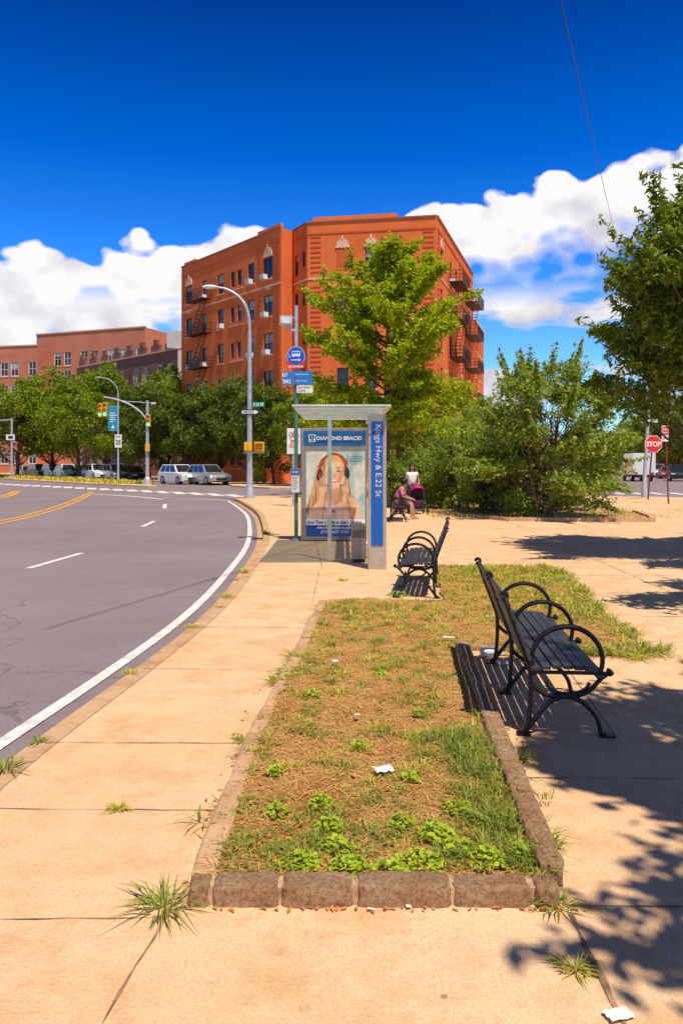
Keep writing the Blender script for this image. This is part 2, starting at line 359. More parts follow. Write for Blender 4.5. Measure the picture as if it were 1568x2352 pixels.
def gv(i,j):
    if (i,j) not in idx:
        idx[(i,j)]=len(mb.v); x=-1+i*st;y=3+j*st; mb.v.append(Vector((x,y,soilz(x,y))))
    return idx[(i,j)]
for i in range(0,74):
    for j in range(0,168):
        if inpoly(-1+(i+.5)*st,3+(j+.5)*st): mb.f.append([gv(i,j),gv(i+1,j),gv(i+1,j+1),gv(i,j+1)]); mb.mi.append(0)
soil=mb.build('soil',M_soil,None,True); tag(soil,kind='structure')
bed=thing('planting_bed','long raised bed edged with rough granite blocks, filled with dry weedy grass','planting bed',(0,3.05,0))
m,nt,b=base('granite'); pos=nd(nt,'ShaderNodeNewGeometry').outputs['Position']
c=mixc(nt,maprange(nt,noise_(nt,pos,5,5,.6),.35,.65),(.60,.32,.15),(.80,.52,.30)); c=mixc(nt,mth(nt,'MULTIPLY',maprange(nt,noise_(nt,pos,48,5,.85),.44,.64),.8),c,(.20,.09,.045)); c=mixc(nt,mth(nt,'MULTIPLY',maprange(nt,noise_(nt,pos,120,2,.8),.55,.7),.4),c,(.85,.66,.46))
nt.links.new(c,b.inputs['Base Color']); b.inputs['Roughness'].default_value=.9; b.inputs['Specular IOR Level'].default_value=.1
bn=nd(nt,'ShaderNodeBump'); bn.inputs['Distance'].default_value=.04; nt.links.new(noise_(nt,pos,26,8,.8),bn.inputs['Height']); nt.links.new(bn.outputs[0],b.inputs['Normal']); M_gran=m
M_mort=pm('kerb_mortar',(.55,.34,.2),.95,var=.3,scale=20)
def block(a,b,h,w,z0=-.02,amp=.007,mat=None):
    a=Vector(a);b=Vector(b);L=(b-a).length;t=(b-a)/L;c=(a+b)/2
    bm=bmesh.new(); bmesh.ops.create_cube(bm,size=1); bmesh.ops.subdivide_edges(bm,edges=bm.edges[:],cuts=7,use_grid_fill=True)
    sd=random.uniform(0,100)
    for v in bm.verts:
        p=v.co*2
        q=Vector((v.co.x*(L-.016),v.co.y*w,v.co.z*h))
        ed=sum(1 for e in (p.x,p.y,p.z) if abs(e)>.99)
        if ed>=2: q=Vector((q.x-math.copysign(.007,p.x)*(abs(p.x)>.99),q.y-math.copysign(.007,p.y)*(abs(p.y)>.99),q.z-math.copysign(.007,p.z)*(abs(p.z)>.99)))
        nv=mn.noise_vector(Vector((q.x*7+sd,q.y*7,q.z*7)))*amp+mn.noise_vector(Vector((q.x*30+sd,q.y*30,q.z*30)))*amp*1.1
        q+=nv; v.co=(q.x*t.x-q.y*t.y+c.x,q.x*t.y+q.y*t.x+c.y,q.z+z0+h/2)
    me=bpy.data.meshes.new('kerb_stone'); bm.to_mesh(me); bm.free(); me.materials.append(mat or M_gran); me.polygons.foreach_set('use_smooth',[True]*len(me.polygons))
    try: me.set_sharp_from_angle(angle=R(45))
    except Exception: pass
    return link('kerb_stone',me,bed,Matrix.Translation((0,-3.05,0)))
xs=[-.595,-.50,-.235,.053,.425,.735,.84]
for i in range(len(xs)-1): block((xs[i],3.10),(xs[i+1],3.10),.104+random.uniform(-.008,.006),.12)
mb=MB(Matrix.Translation((0,-3.05,0))); mb.box(-.57,.81,3.06,3.15,0,.068); mb.build('mortar',M_mort,bed)
def run(P,h,w,step=.34,mat=None,amp=.007):
    P=[Vector(p) for p in P]; 
    for i in range(len(P)-1):
        L=(P[i+1]-P[i]).length;n=max(1,round(L/step)); cuts=[0]+[ (k+random.uniform(-.15,.15))/n for k in range(1,n)]+[1]
        for k in range(n): block(P[i].lerp(P[i+1],cuts[k]),P[i].lerp(P[i+1],cuts[k+1]),h+random.uniform(-.01,.008),w+random.uniform(-.008,.008),mat=mat,amp=amp)
run([(-.56,3.18),(-.53,4.88),(-.385,6.8),(-.22,9.6)],.075,.10,.7,M_kerbc,.005)
run([(.84,3.18),(.98,5.4),(1.09,7.25)],.115,.11,.36)
run([(1.15,7.25),(2.62,7.03)],.08,.1,.4); run([(2.68,7.05),(2.85,8.3),(3.36,12.7)],.04,.08,.6,M_kerbc,.005); run([(1.3,9.7),(1.55,12.85)],.07,.09,.5); run([(-.16,9.68),(1.22,9.68)],.04,.09,.5,M_kerbc,.005)
def tuft(out,x,y,z,n,h,spread,w=.006,lean=(.2,1.3)):
    for _ in range(n):
        a=random.uniform(0,2*PI); r=random.uniform(0,spread)
        out.append((x+r*math.cos(a),y+r*math.sin(a),z,h*random.uniform(.4,1.15),a+random.uniform(-.8,.8),random.uniform(*lean),w*random.uniform(.7,1.3)))
gr=[];yg=[];dry=[]
cnt=0
while cnt<6500:
    x=random.uniform(-.6,3.3);y=random.uniform(3.12,12.8)
    if not inpoly(x,y): continue
    cnt+=1
    front=max(0,1-(y-3.1)/.9); edge=max(0,1-abs(x-.82)/.28) if y<4.9 else 0
    nz=mn.noise(Vector((x*2.6,y*2.0,5)))+.8*mn.noise(Vector((x*6,y*5,9)))
    p=.20+.4*front+.4*edge+nz*1.0+(.08 if y>8 else 0)
    if random.random()<p:
        h=.028+.016*front+.035*edge+random.uniform(0,.024)
        tuft(gr if random.random()<(.62 if y<6 else .38) else yg,x,y,soilz(x,y)-.006,random.randint(8,15),h,.045,.005 if y<5 else .0075,(.3,1.6))
    elif random.random()<.2: tuft(yg,x,y,soilz(x,y)-.006,7,.03,.05,.006)
for _ in range(110):   # larger separate clumps through the middle
    x=random.uniform(-.45,.95);y=random.uniform(4.2,9.2); 
    if inpoly(x,y): tuft(gr if random.random()<.6 else yg,x,y,soilz(x,y)-.005,26,random.uniform(.06,.1),.05,.0065,(.5,1.9))
for _ in range(1500):
    x=random.uniform(.0,3.3);y=random.uniform(8.3,12.8)
    if inpoly(x,y) and (x>2.1 or y>11.0 or random.random()<.25): tuft(yg if random.random()<.6 else gr,x,y,soilz(x,y)-.01,10,.08,.08,.012)
for _ in range(80):
    x=random.uniform(-.48,.78);y=3.25+abs(random.gauss(0,.35)); tuft(gr,x,y,soilz(x,y)-.01,15,random.uniform(.05,.1),.05,.006,(.6,2))
for _ in range(130):
    x=random.gauss(.70,.09);y=random.uniform(3.25,4.9); tuft(gr,x,y,.04,14,random.uniform(.07,.13),.04,.0065,(.4,1.8))
for y0,y1,n in ((5.9,7.0,42),(4.5,4.8,8),(8.1,9.3,14),(3.5,3.9,6)):
    for _ in range(n):
        y=random.uniform(y0,y1); x=-.56+.06*(y-3.1)+random.gauss(-.02,.05); tuft(yg if random.random()<.55 else gr,x,y,.02,16,random.uniform(.05,.1),.06,.007,(.6,2.2))
for _ in range(150):
    y=random.uniform(7.0,12.6); x=2.62+.12*(y-7)+random.gauss(.03,.09); tuft(yg if random.random()<.4 else gr,x,y,.01,14,random.uniform(.08,.15),.07,.012,(.6,2))
for _ in range(60):
    x=random.uniform(1.5,2.9); tuft(gr if random.random()<.6 else yg,x,random.gauss(7.05,.1),.02,14,random.uniform(.07,.15),.06,.009,(.6,2))
for _ in range(42000):
    x=random.uniform(-.6,3.3);y=3.1+9.7*random.random()**1.3
    if inpoly(x,y): dry.append((x,y,soilz(x,y)+random.uniform(-.004,.016),random.uniform(.008,.022),random.uniform(0,6.28),random.uniform(1.8,6),.002+.0005*y))
tag(link('green_grass',blades('green_grass',gr,L_gr)),'green grass tufts growing in the bed','grass',kind='stuff')
tag(link('yellow_grass',blades('yellow_grass',yg,L_yg)),'yellow green grass tufts growing in the bed','grass',kind='stuff')
tag(link('dry_straw',blades('dry_straw',dry,L_dry)),'dry straw lying over the soil of the bed','straw',kind='stuff')
W=[]
for (cx,cy,r,n) in [(-.17,3.27,.09,50),(.03,3.24,.08,45),(.32,3.26,.11,70),(.42,3.5,.09,50),(.6,3.28,.09,50),(.75,3.33,.07,30),(-.05,3.6,.07,40),(.28,3.62,.06,30),(-.3,3.75,.06,25),(-.02,3.42,.08,40),(.5,3.38,.07,30),(.2,3.2,.08,40),(-.1,3.85,.06,30),(.55,3.75,.07,30),(.35,4.1,.05,20),(-.35,4.2,.05,20),(.1,4.6,.05,20),(.5,5.2,.05,20),(-.2,5.6,.06,24),(.3,6.2,.06,24),(.7,9.9,.15,40),(2.2,8.3,.2,60),(2.6,9.8,.2,60),(2.9,11.5,.3,90),(2.2,12.3,.3,80)]:
    for _ in range(int(n*2.6)):
        a=random.uniform(0,6.28);q=r*math.sqrt(random.random()); x,y=cx+q*math.cos(a),cy+q*math.sin(a)
        W.append((x,y,soilz(x,y)+.015+.05*(1-(q/r)**2)*random.uniform(.2,1)))
tag(link('weed_leaves',leaves('weed_leaves',W,.027,L_weed,.8,1.6)),'bright green low leafy weeds at front of the bed','weeds',kind='stuff')
D=[]
for _ in range(420):
    t=random.random()
    if t<.12: D.append((random.uniform(-.5,1.0)+.0,3.035-abs(random.gauss(0,.012)),.006+random.uniform(0,.003)))
    elif t<.35: D.append((random.gauss(1.12,.05)+.0,random.uniform(4.2,7.1),.008))
    elif t<.42: D.append((-.63+random.gauss(0,.03),random.uniform(3,6),.008))
    else:
        x,y=random.uniform(-.5,.8),random.uniform(3.2,6); D.append((x,y,soilz(x,y)+.02))
for _ in range(90): D.append((-2.0+random.uniform(0,.12)+.0,random.uniform(3,5),-.108))
tag(link('dead_leaves',leaves('dead_leaves',D,.032,L_ded,.5,5)),'dry orange fallen leaves scattered along the kerb stones','leaves',kind='stuff')
for px,py,h,n,lab in [(375,2085,.11,80,'big green weed at the left front corner of the bed'),(272,1858,.04,60,'small yellow weed on the left pavement joint'),(10,1768,.1,60,'green weed at the kerb on the left picture edge'),(88,1706,.06,40,'small weed in the kerb gutter next to the leftmost weed'),(298,1548,.06,50,'low weed on the kerb halfway along the white road line'),(440,1442,.07,50,'weed on the kerb opposite the middle of the bed'),(375,1500,.03,16,'tiny weed on the kerb between two larger ones'),(520,1372,.1,50,'weed on the kerb level with the second bench'),(558,1316,.1,60,'weed on the kerb just before the shelter shadow'),(613,1226,.14,60,'weed on the kerb beside the bus shelter'),(788,1334,.07,40,'weed in the paving joint in front of the bus shelter'),(1318,2225,.05,60,'small yellow green weed in the paving crack at bottom right'),(1272,2085,.07,50,'weed by the right front corner of the bed'),(1262,1940,.08,60,'weed outside the right edge of the bed near the front'),(1190,1745,.1,60,'weed outside the right edge of the bed behind the first bench leg'),(640,1570,.1,110,'wide weed on the left edge of the bed'),(560,1700,.05,50,'low weed on the left pavement beside the bed'),(1465,1512,.13,90,'leafy weed at the right corner of the bed behind the front bench'),(730,1420,.06,40,'small weed at the far left corner of the bed'),(505,1395,.05,30,'small weed on the kerb next to the second bench level')]:
    x,y=G(px,py); out=[]
    tuft(out,0,0,0,n,h,.03+h*.4,.0045+.0006*y,(.5,2.2))
    o=link('weed',blades('weed',out,L_yg if 'yellow' in lab or py<1600 else L_gr)); o.location=(x,y,.0); tag(o,lab,'weed')
# ---------------------------------------------------------------- benches
M_iron=pm('bench_iron',(.018,.014,.015),.38,.2,var=.2,bump=.2); M_slat=pm('bench_slat_paint',(.045,.046,.056),.42,var=.25,scale=12,bump=.15,bscale=30)
def bench(label,loc,rz,L=1.78):
    t=thing('park_bench',label,'bench',loc,rz,None)
    mb=MB(); n=7
    for i in range(n):
        x=.06+i*.072; z=.405+.018*math.cos((i-2.5)*.55) - (.03 if i==n-1 else 0)
        mb.box(x-.031,x+.031,-.04,L+.04,z,z+.026)
    mb.build('seat',M_slat,t,bevel=.005)
    mb=MB()
    for i in range(5):
        s=i/4; x=.015-.14*s; z=.5+.33*s
        mb.bar((x,-.04,z),(x,L+.04,z),.062,.024,up=(1,0,.42))
    mb.build('backrest',M_slat,t,bevel=.005)
    for y in (0.0,L/2,L):
        mb=MB(); 
        c=lambda P,n=6:[(p.x,y,p.y) for p in catmull(P,n)]
        mb.tube(c([(-.03,.012),(.01,.05),(.03,.2),(.03,.4),(-.01,.52),(-.09,.72),(-.145,.86)]),.017,8)
        mb.tube([( -.145-.022*math.cos(a)+.0,y,.865+.022*math.sin(a)) for a in [k*.7 for k in range(9)]],.014,6)
        mb.tube(c([(.53,.012),(.5,.03),(.47,.12),(.38,.21),(.26,.245),(.15,.2),(.06,.1),(0.,.02)]),[.016]*43,8)
        mb.tube(c([(.03,.33),(.12,.26),(.26,.245),(.4,.27),(.5,.36),(.55,.395)]),.015,8)
        mb.tube([(.54,y,.41),(.56,y,.40),(.57,y,.385)],.02,8)
        mb.box(-.06,.03,y-.03,y+.03,0,.014); mb.box(.49,.59,y-.03,y+.03,0,.014)
        mb.box(.03,.53,y-.015,y+.015,.385,.402)
        mb.build('leg',M_iron,t,True)
        mb=MB(); mb.tube([(.275+.235*math.cos(a),y,.475+.205*math.sin(a)) for a in [R(-28+k*236/28) for k in range(29)]],.0165,8)
        mb.tube([(.28+.14*math.cos(a),y,.335+.075*math.sin(a)) for a in [R(180+k*180/12) for k in range(13)]],.012,8)
        mb.build('armrest',M_iron,t,True)
    t.scale=(.92,1,1); return t
b1=bench('black slatted park bench in the foreground facing right on the right of the weedy bed',(1.15,4.98,0),R(-4.5))
b2=bench('black slatted bench with round arms facing the road just before the bus shelter',(0,0,0),0)
b2.location=(1.43,11.75,0); b2.rotation_euler=(0,0,R(180-8))
b3=bench('small distant park bench beneath the seated person',(1.38,22.9,0),R(-4))
# ---------------------------------------------------------------- bus shelter
sh=thing('bus_shelter','glass and steel bus shelter with blue name panel and a dental advert','bus shelter',(0,0,0))
M_sh=pm('shelter_steel',(.34,.30,.26),.4,.4); M_shl=pm('shelter_steel_light',(.50,.44,.38),.4,.25); M_gl=glassy('shelter_glass',(.86,.93,.9),.2); M_fin=glassy('shelter_fin',(.75,.9,.85),.7)
M_rf=pm('roof_frame_pale',(.78,.78,.72),.4)
M_bp=pm('panel_blue',(.015,.12,.50),.35,var=.03)
mb=MB(); mb.box(.425,.715,12.7,12.9,0,2.48,0); 
bl=mb.build('name_post',[M_shl],sh,bevel=.008)
mb=MB(); mb.box(.475,.66,12.688,12.699,.38,2.36); mb.build('name_panel',M_bp,bl)
text('Kings Hwy & E.22 St',1.15,.118,.575,12.682,1.73,white,bl,ang=-PI/2,bold=.0)
mb=MB()
x0,x1,y0,y1=-.78,.78,12.5,16.5
mb.box(x0,x1,y0,y0+.02,2.592,2.612); mb.box(x0,x1,y1-.02,y1,2.592,2.612); mb.box(x0,x0+.02,y0+.023,y1-.023,2.592,2.61); mb.box(x1-.08,x1,y0+.023,y1-.023,2.57,2.615)
for k in range(1,7): mb.box(x0+.023,x1-.083,y0+k*.57-.008,y0+k*.57+.008,2.575,2.60)
mb.box(.50,.66,12.95,16.4,2.50,2.565)
rf=mb.build('roof',M_rf,sh,bevel=.003)
mb=MB(); mb.box(x0+.03,x1-.09,y0+.03,y1-.03,2.614,2.620); mb.build('roof_glass',glassy('roof_glass',(.78,.86,.84),.35),rf)
mb=MB()
for yy in (14.0,15.2,16.3): mb.box(.64,.70,yy-.03,yy+.03,0,2.495)
mb.box(.65,.69,12.92,16.3,.18,.22); mb.build('rear_frame',M_sh,sh)
mb=MB(); mb.box(.664,.676,12.93,16.27,.225,2.42); mb.build('rear_glass',M_gl,sh)
xa,_=XZ(757,1063,13.8); mb=MB(); mb.box(xa-.032,xa+.032,13.78,13.81,0.03,2.5); mb.build('glass_fin',M_fin,sh)
mb=MB(); mb.box(.17,.42,13.55,13.85,.06,.62,0); 
for k in range(8): mb.box(.185+k*.029,.199+k*.029,13.545,13.55,.42,.56,1)
mb.box(.15,.42,13.5,13.9,.623,.65,0); mb.box(.2,.4,13.6,13.8,0,.06,1)
tag(mb.build('litter_bin',[M_sh,black],None,bevel=.003),'grey metal litter bin with slots standing inside the bus shelter','litter bin')
YA=17.3; sc=YA/F
ad=MB(); ax0,_=XZ(691,0,YA); ax1,_=XZ(843,0,YA)
ad.box(ax0,ax1,YA,YA+.18,.02,2.46,0); adp=ad.build('advert_case',M_sh,sh,bevel=.01)
q=lambda x,y,d=0:( (x-CX)*sc, YA-.004-d, CH+(HY-y)*sc)
pc=[('teal',(.44,.62,.60)),('pale',(.68,.68,.56)),('hair',(.34,.15,.04)),('hairl',(.76,.44,.15)),('skin',(.90,.52,.31)),('skind',(.68,.32,.17)),('hp_red',(.6,.03,.03)),('hp_dark',(.06,.035,.04)),('lip',(.62,.06,.07)),('teeth',(.92,.9,.86)),('top',(.80,.46,.38)),('ad_blue',(.03,.10,.42)),('ad_white',(.85,.85,.85)),('navy',(.01,.04,.14)),('head_blue',(.015,.13,.36)),('skinl',(.97,.68,.48))]
def pmat(n,c):
    return pm('poster_'+n,c,.45,var=.16,scale=5)
pms=[pmat(n,c) for n,c in pc]; PI_={n:i for i,(n,c) in enumerate(pc)}
mb=MB()
def pp(pts,c,d): mb.poly([q(x,y,d) for x,y in pts],PI_[c])
def pe(cx,cy,rx,ry,c,d,rot=0,n=22):
    P=[]
    for k in range(n):
        a=2*PI*k/n; u=rx*math.cos(a); v=ry*math.sin(a); P.append((cx+u*math.cos(rot)-v*math.sin(rot),cy+u*math.sin(rot)+v*math.cos(rot)))
    pp(P,c,d)
pp([(703,1037),(838,1037),(838,1205),(703,1205)],'teal',.0); pp([(703,1037),(752,1037),(735,1120),(703,1165)],'pale',.002); pp([(810,1070),(838,1055),(838,1130),(818,1150)],'pale',.002)
pp([(703,1205),(838,1205),(838,1232),(703,1232)],'ad_blue',.0); pp([(703,1192),(838,1192),(838,1206),(703,1206)],'ad_white',.021)
pp([(736,1056),(752,1042),(768,1039),(786,1045),(798,1062),(800,1090),(803,1120),(814,1150),(790,1160),(760,1150),(748,1175),(738,1192),(708,1192),(703,1170),(712,1140),(722,1110),(727,1078)],'hair',.004)
import random as _r
rr_=_r.Random(3)
for k in range(20):
    x0_=742-rr_.uniform(0,14); x1_=705+rr_.uniform(0,36); w_=rr_.uniform(.8,2.2); pp([(x0_,1062+rr_.uniform(0,20)),(x0_+w_,1066+rr_.uniform(0,20)),((x0_+x1_)/2+w_-4,1125),(x1_+w_,1190),(x1_,1190),((x0_+x1_)/2-5,1125)],'hairl' if k%3 else 'skind',.0050+k*.00007)
for k in range(7):
    x0_=790+rr_.uniform(0,8); x1_=800+rr_.uniform(0,14); pp([(x0_,1066),(x0_+1,1068),(x1_+1,1150),(x1_-.5,1150)],'hairl' if k%2 else 'skind',.0050+k*.00007)
pp([(704,1192),(712,1168),(734,1150),(755,1142),(780,1140),(800,1140),(822,1150),(832,1192)],'skin',.0067)
pp([(722,1192),(736,1166),(752,1156),(782,1156),(798,1164),(812,1192)],'top',.0071)
pp([(751,1112),(781,1112),(788,1150),(767,1162),(748,1150)],'skind',.0075)
pe(767,1088,23,35,'skin',.008); pe(760,1080,11,16,'skinl',.0083); pp([(743,1074),(748,1054),(762,1044),(780,1046),(790,1062),(791,1078),(779,1058),(762,1056),(751,1066)],'hairl',.009)
pe(783,1096,6,17,'skind',.0082,.15)
for ex in (757,777): pe(ex,1082,4.0,1.7,'hp_dark',.010); pe(ex,1074.5,6,1.0,'hair',.010)
pp([(768,1085),(770.5,1095),(765,1095)],'skind',.0095); pe(768,1104,8.5,3.8,'lip',.010); pe(768,1103.4,7,2.3,'teeth',.011)
for s_,hx in ((-1,741),(1,793)):
    pp([(hx-10+s_*7,1192),(hx-8+s_*1,1150),(hx-6,1126),(hx+6,1126),(hx+8+s_*1,1150),(hx+10+s_*8,1192)],'skin',.0115)
    pp([(hx+3+s_*6,1192),(hx+3,1150),(hx+2,1130),(hx+6,1130),(hx+8+s_*1,1150),(hx+10+s_*8,1192)],'skind',.0117)
    pe(hx,1124,9,10,'skin',.012)
    for k in range(4):
        fx=hx+(k-1.5)*4.4; pe(fx-s_*2.5,1104+abs(k-1.3)*3,2.1,13-abs(k-1.3)*1.8,'skinl' if k%2 else 'skin',.0135,rot=s_*(.16)); pe(fx+1.6-s_*1.5,1110+abs(k-1.3)*2,.6,9,'skind',.0145,rot=s_*.16)
    pe(hx-s_*9,1118,2.4,8,'skin',.0135,rot=-s_*.5)
arc=[(765+33*math.cos(a),1086-45*math.sin(a)) for a in [PI*k/16 for k in range(17)]]; arc2=[(765+29.5*math.cos(a),1086-41.5*math.sin(a)) for a in [PI*k/16 for k in range(16,-1,-1)]]
pp(arc+arc2,'hp_red',.0125); pe(734,1090,6.5,14,'hp_dark',.0128,.1); pe(734,1090,2.8,8,'hp_red',.0131); pe(797,1086,5.5,14,'hp_dark',.0128,-.1)
st_=[(766+(6 if k%2==0 else 2.5)*math.sin(k*PI/5),1174-(6 if k%2==0 else 2.5)*math.cos(k*PI/5)) for k in range(10)]; pp(st_,'hp_red',.0125)
pst=mb.build('poster',pms,adp,'flat')
mb=MB(); mb.poly([q(697,1024),q(840,1024),q(840,990),q(697,990)],0)
mb.add([q(709,1015,.004),q(724,1015,.004),q(724,998,.004),q(709,998,.004)],[(0,1,2,3)],1)
for (a,b_,c,d) in ((711,1013,722,1011.5),(711,1001.5,722,1000),(711,1008.5,716,1000),(717.5,1006.5,722,1000),(718,1012,720,1004),(713,1009,719,1007)): mb.add([q(a,b_,.008),q(c,b_,.008),q(c,d,.008),q(a,d,.008)],[(0,1,2,3)],0)
mb.build('header_board',[pms[PI_['head_blue']],white],adp,'flat')
def adt(s,x,y,w,h,m,bold=.02): text(s,w*sc,h*sc,(x-CX)*sc,YA-.03,CH+(HY-y)*sc,m,adp,bold=bold)
adt('DIAMOND BRACES',779,1006.5,104,9,white,.03); adt('Give Them a Smile to Last a Lifetime',768,1199,124,8,pms[PI_['navy']],.02); adt('www.diamondbraces.com',767,1211,78,7,white); adt('(718) 657-3500',769,1222,64,9,white)
adt('Interest-free Braces',815,1048,32,3.5,pms[PI_['navy']]); adt('Flexible Payment Plans',816,1053.5,34,3.5,pms[PI_['navy']]); adt('Offices Near You',815,1059,30,3.5,pms[PI_['navy']]); adt('[',797,1053,3,17,red)
# ---------------------------------------------------------------- bus stop pole
YP=17.45; px0=(680-CX)/F*YP; s2=YP/F
bp=thing('bus_stop_sign','tall green and grey bus stop pole with round blue bus sign left of the shelter','bus stop sign',(px0,YP,0))
def bz(y): return CH+(HY-y)*s2
def bx(x): return (x-680)*s2
mb=MB(); mb.tube([(0,0,0),(0,0,bz(850))],.042,12); mb.build('pole',pm('pole_green',(.10,.24,.17),.5,.2),bp,True)
mb=MB(); mb.tube([(0,0,bz(850)+.001),(0,0,bz(702))],.04,12); mb.tube([(0,0,0.001),(0,0,.05)],.08,12); mb.build('upper_pole',steel,bp,True)
mb=MB(); mb.box(bx(643),bx(672),-.12,.05,bz(748),bz(727)); mb.box(bx(646),bx(669),-.128,-.122,bz(745),bz(730),1); mb.bar((bx(660),0,bz(748)),(bx(672),0,bz(758)),.03,.03,0); mb.bar((bx(655),-.03,bz(757)),(0,-.03,bz(760)),.03,.05,0); mb.bar((bx(668),-.03,bz(725)),(0,-.03,bz(735)),.02,.02,0)
mb.build('lamp_box',[steel,white],bp,bevel=.004)
mb=MB(); r=22*s2; P=[(r*math.cos(2*PI*k/32),bz(822)+r*1.18*math.sin(2*PI*k/32)) for k in range(32)]; mb.prismY(P,-.062,-.05,0)
cz=bz(822)
mb.disc((0,cz+.02),r*.93,r*1.08,-.065,1); mb.disc((0,cz+.02),r*.88,r*1.03,-.068,0)
mb.box(-.09,.09,-.072,-.069,cz+.03,cz+.14,1); 
for k in range(3): mb.box(-.078+k*.055,-.034+k*.055,-.075,-.0725,cz+.08,cz+.125,0)
mb.disc((-.05,cz+.03),.02,.02,-.076,1); mb.disc((.05,cz+.03),.02,.02,-.076,1)
mb.add([(-.1,-.072,cz-.065),(.06,-.072,cz-.065),(.06,-.072,cz-.085),(.11,-.072,cz-.055),(.06,-.072,cz-.02),(.06,-.072,cz-.045),(-.1,-.072,cz-.045)],[(0,1,2,3,4,5,6)],1)
mb.disc((-.135,cz+.01),.022,.022,-.072,1); mb.disc((-.135,cz+.01),.014,.014,-.075,0); mb.box(-.145,-.137,-.0755,-.073,cz+.025,cz+.07,1)
rs=mb.build('round_sign',[blue,white],bp,'flat')
mb=MB(); P=[(x*1.15,z) for x,z in [(r*math.cos(a),cz+.005+r*1.2*math.sin(a)) for a in [R(205+k*130/12) for k in range(13)]]]+[(x*.72,z) for x,z in [(r*math.cos(a),cz-.03+r*.62*math.sin(a)) for a in [R(335-k*130/12) for k in range(13)]]]
mb.prismY(P,-.085,-.078,0); rr=mb.build('ribbon_sign',red,bp,'flat'); text('NO STANDING',.33,.05,0,-.09,cz-.2,white,rr,bold=.03)
mb=MB(); mb.box(bx(650),bx(672),-.075,-.06,bz(886),bz(854)); mb.box(bx(674),bx(718),-.075,-.06,bz(868),bz(853)); mb.box(bx(674),bx(718),-.075,-.06,bz(884),bz(869)); rp=mb.build('route_panel',pm('route_blue',(.02,.20,.58),.4,var=.03),bp)
text('B7',12*s2,9*s2,bx(656),-.08,bz(862),white,rp,bold=.02); text('B82',18*s2,9*s2,bx(660),-.08,bz(877),white,rp,bold=.02)
text('Bedford Stuyvesant',30*s2,4.5*s2,bx(695),-.08,bz(861),white,rp); text('Spring Creek',24*s2,4.5*s2,bx(693),-.08,bz(876),white,rp)
mb=MB(); mb.box(bx(682),bx(718),-.075,-.06,bz(903),bz(886)); rp=mb.build('stop_name_panel',white,bp); text('Kings Hwy &',26*s2,5*s2,bx(699),-.08,bz(891),black,rp); text('E 22 St',15*s2,4.5*s2,bx(694),-.08,bz(898),black,rp)
mb=MB(); mb.box(bx(668),bx(690),-.13,-.05,bz(1132),bz(1076),0); mb.box(bx(670),bx(688),-.135,-.131,bz(1130),bz(1092),1); mb.box(bx(670),bx(688),-.135,-.131,bz(1090),bz(1078),2)
for k in range(9): mb.box(bx(671.5),bx(686-(k%3)*2),-.139,-.136,bz(1096+k*3.6),bz(1095+k*3.6),0)
tb=mb.build('timetable_box',[M_sh,white,M_bp],bp)
text('B7 B82',12*s2,5*s2,bx(679),-.139,bz(1084),white,tb)
YQ=31.; s3=YQ/F; xq=(674-CX)/F*YQ
ap=thing('advert_board','white advertising board with green circles standing behind the bus stop pole','advert board',(xq,YQ,0))
wz=lambda y:CH+(HY-y)*s3
mb=MB(); mb.tube([(.0,0,0),(.0,0,wz(1045))],.05,8); mb.build('post',steel,ap,True)
mb=MB(); mb.box(-15*s3,16*s3,-.05,.05,wz(1043),wz(984)); bo=mb.build('board',white,ap,bevel=.01)
mb=MB()
for (dx,y,rr_,c) in ((-6,998,5,0),(4,996,6,1),(10,1002,4,0),(-2,1008,6,1)): mb.disc((dx*s3,wz(y)),rr_*s3,rr_*s3,-.054-.001*c,c,16); mb.disc((dx*s3,wz(y)),rr_*s3*.6,rr_*s3*.6,-.058-.001*c,2,16)
mb.build('board_drawing',[green,red,white],bo,'flat'); text('CITY',18*s3,7*s3,2*s3,-.055,wz(1018),black,bo); text('Gold',20*s3,8*s3,0,-.055,wz(1025),red,bo)
# ---------------------------------------------------------------- street lamp
YL=38.0; s4=YL/F; lx=(573.5-CX)/F*YL; lz=lambda y:CH+(HY-y)*s4
lp=thing('street_lamp','tall grey street lamp with curved arm at the end of the pavement','street lamp',(lx,YL,0))
mb=MB(); mb.tube([(0,0,0),(0,0,.35),(0,0,.45),(0,0,.7),(0,0,lz(1000)),(0,0,lz(760))],[.26,.24,.19,.15,.12,.09],10); mb.build('pole',steel,lp,True)
mb=MB(); mb.tube([((x-573.5)*s4,0,lz(y)) for x,y in [(p.x,p.y) for p in catmull([(573.5,765),(572,730),(563,700),(545,678),(520,664),(498,660)],5)]],[.07]*12+[.055]*14,8); mb.build('arm',steel,lp,True)
mb=MB(); mb.ball(((482-573.5)*s4,0,lz(659)),(.38,.16,.1),12); mb.build('lamp_head',white,lp,True)
def wsign(parent,x0,x1,ya,yb,s,y,mat,XZf,th=.02,name='sign_plate'):
    mb=MB(); mb.box(x0*s,x1*s,y-th,y,XZf(yb),XZf(ya)); return mb.build(name,mat,parent)
sg=wsign(lp,8,35,924,935,s4,-.14,green,lz,name='street_name_plate'); text('E 23 ST',24*s4,7*s4,21*s4,-.165,lz(929.5),white,sg)
sg=wsign(lp,-20,22,941,953,s4,-.14,black,lz,name='one_way_plate')
mb=MB(); mb.add([(x*s4,-.165,lz(y)) for x,y in [(-17,943.5),(13,943.5),(13,941.5),(21,947),(13,952),(13,950.5),(-17,950.5)]],[(0,1,2,3,4,5,6)]); ar=mb.build('arrow',white,sg,'flat'); text('ONE WAY',24*s4,4.6*s4,-2*s4,-.17,lz(947),black,sg,bold=.03)
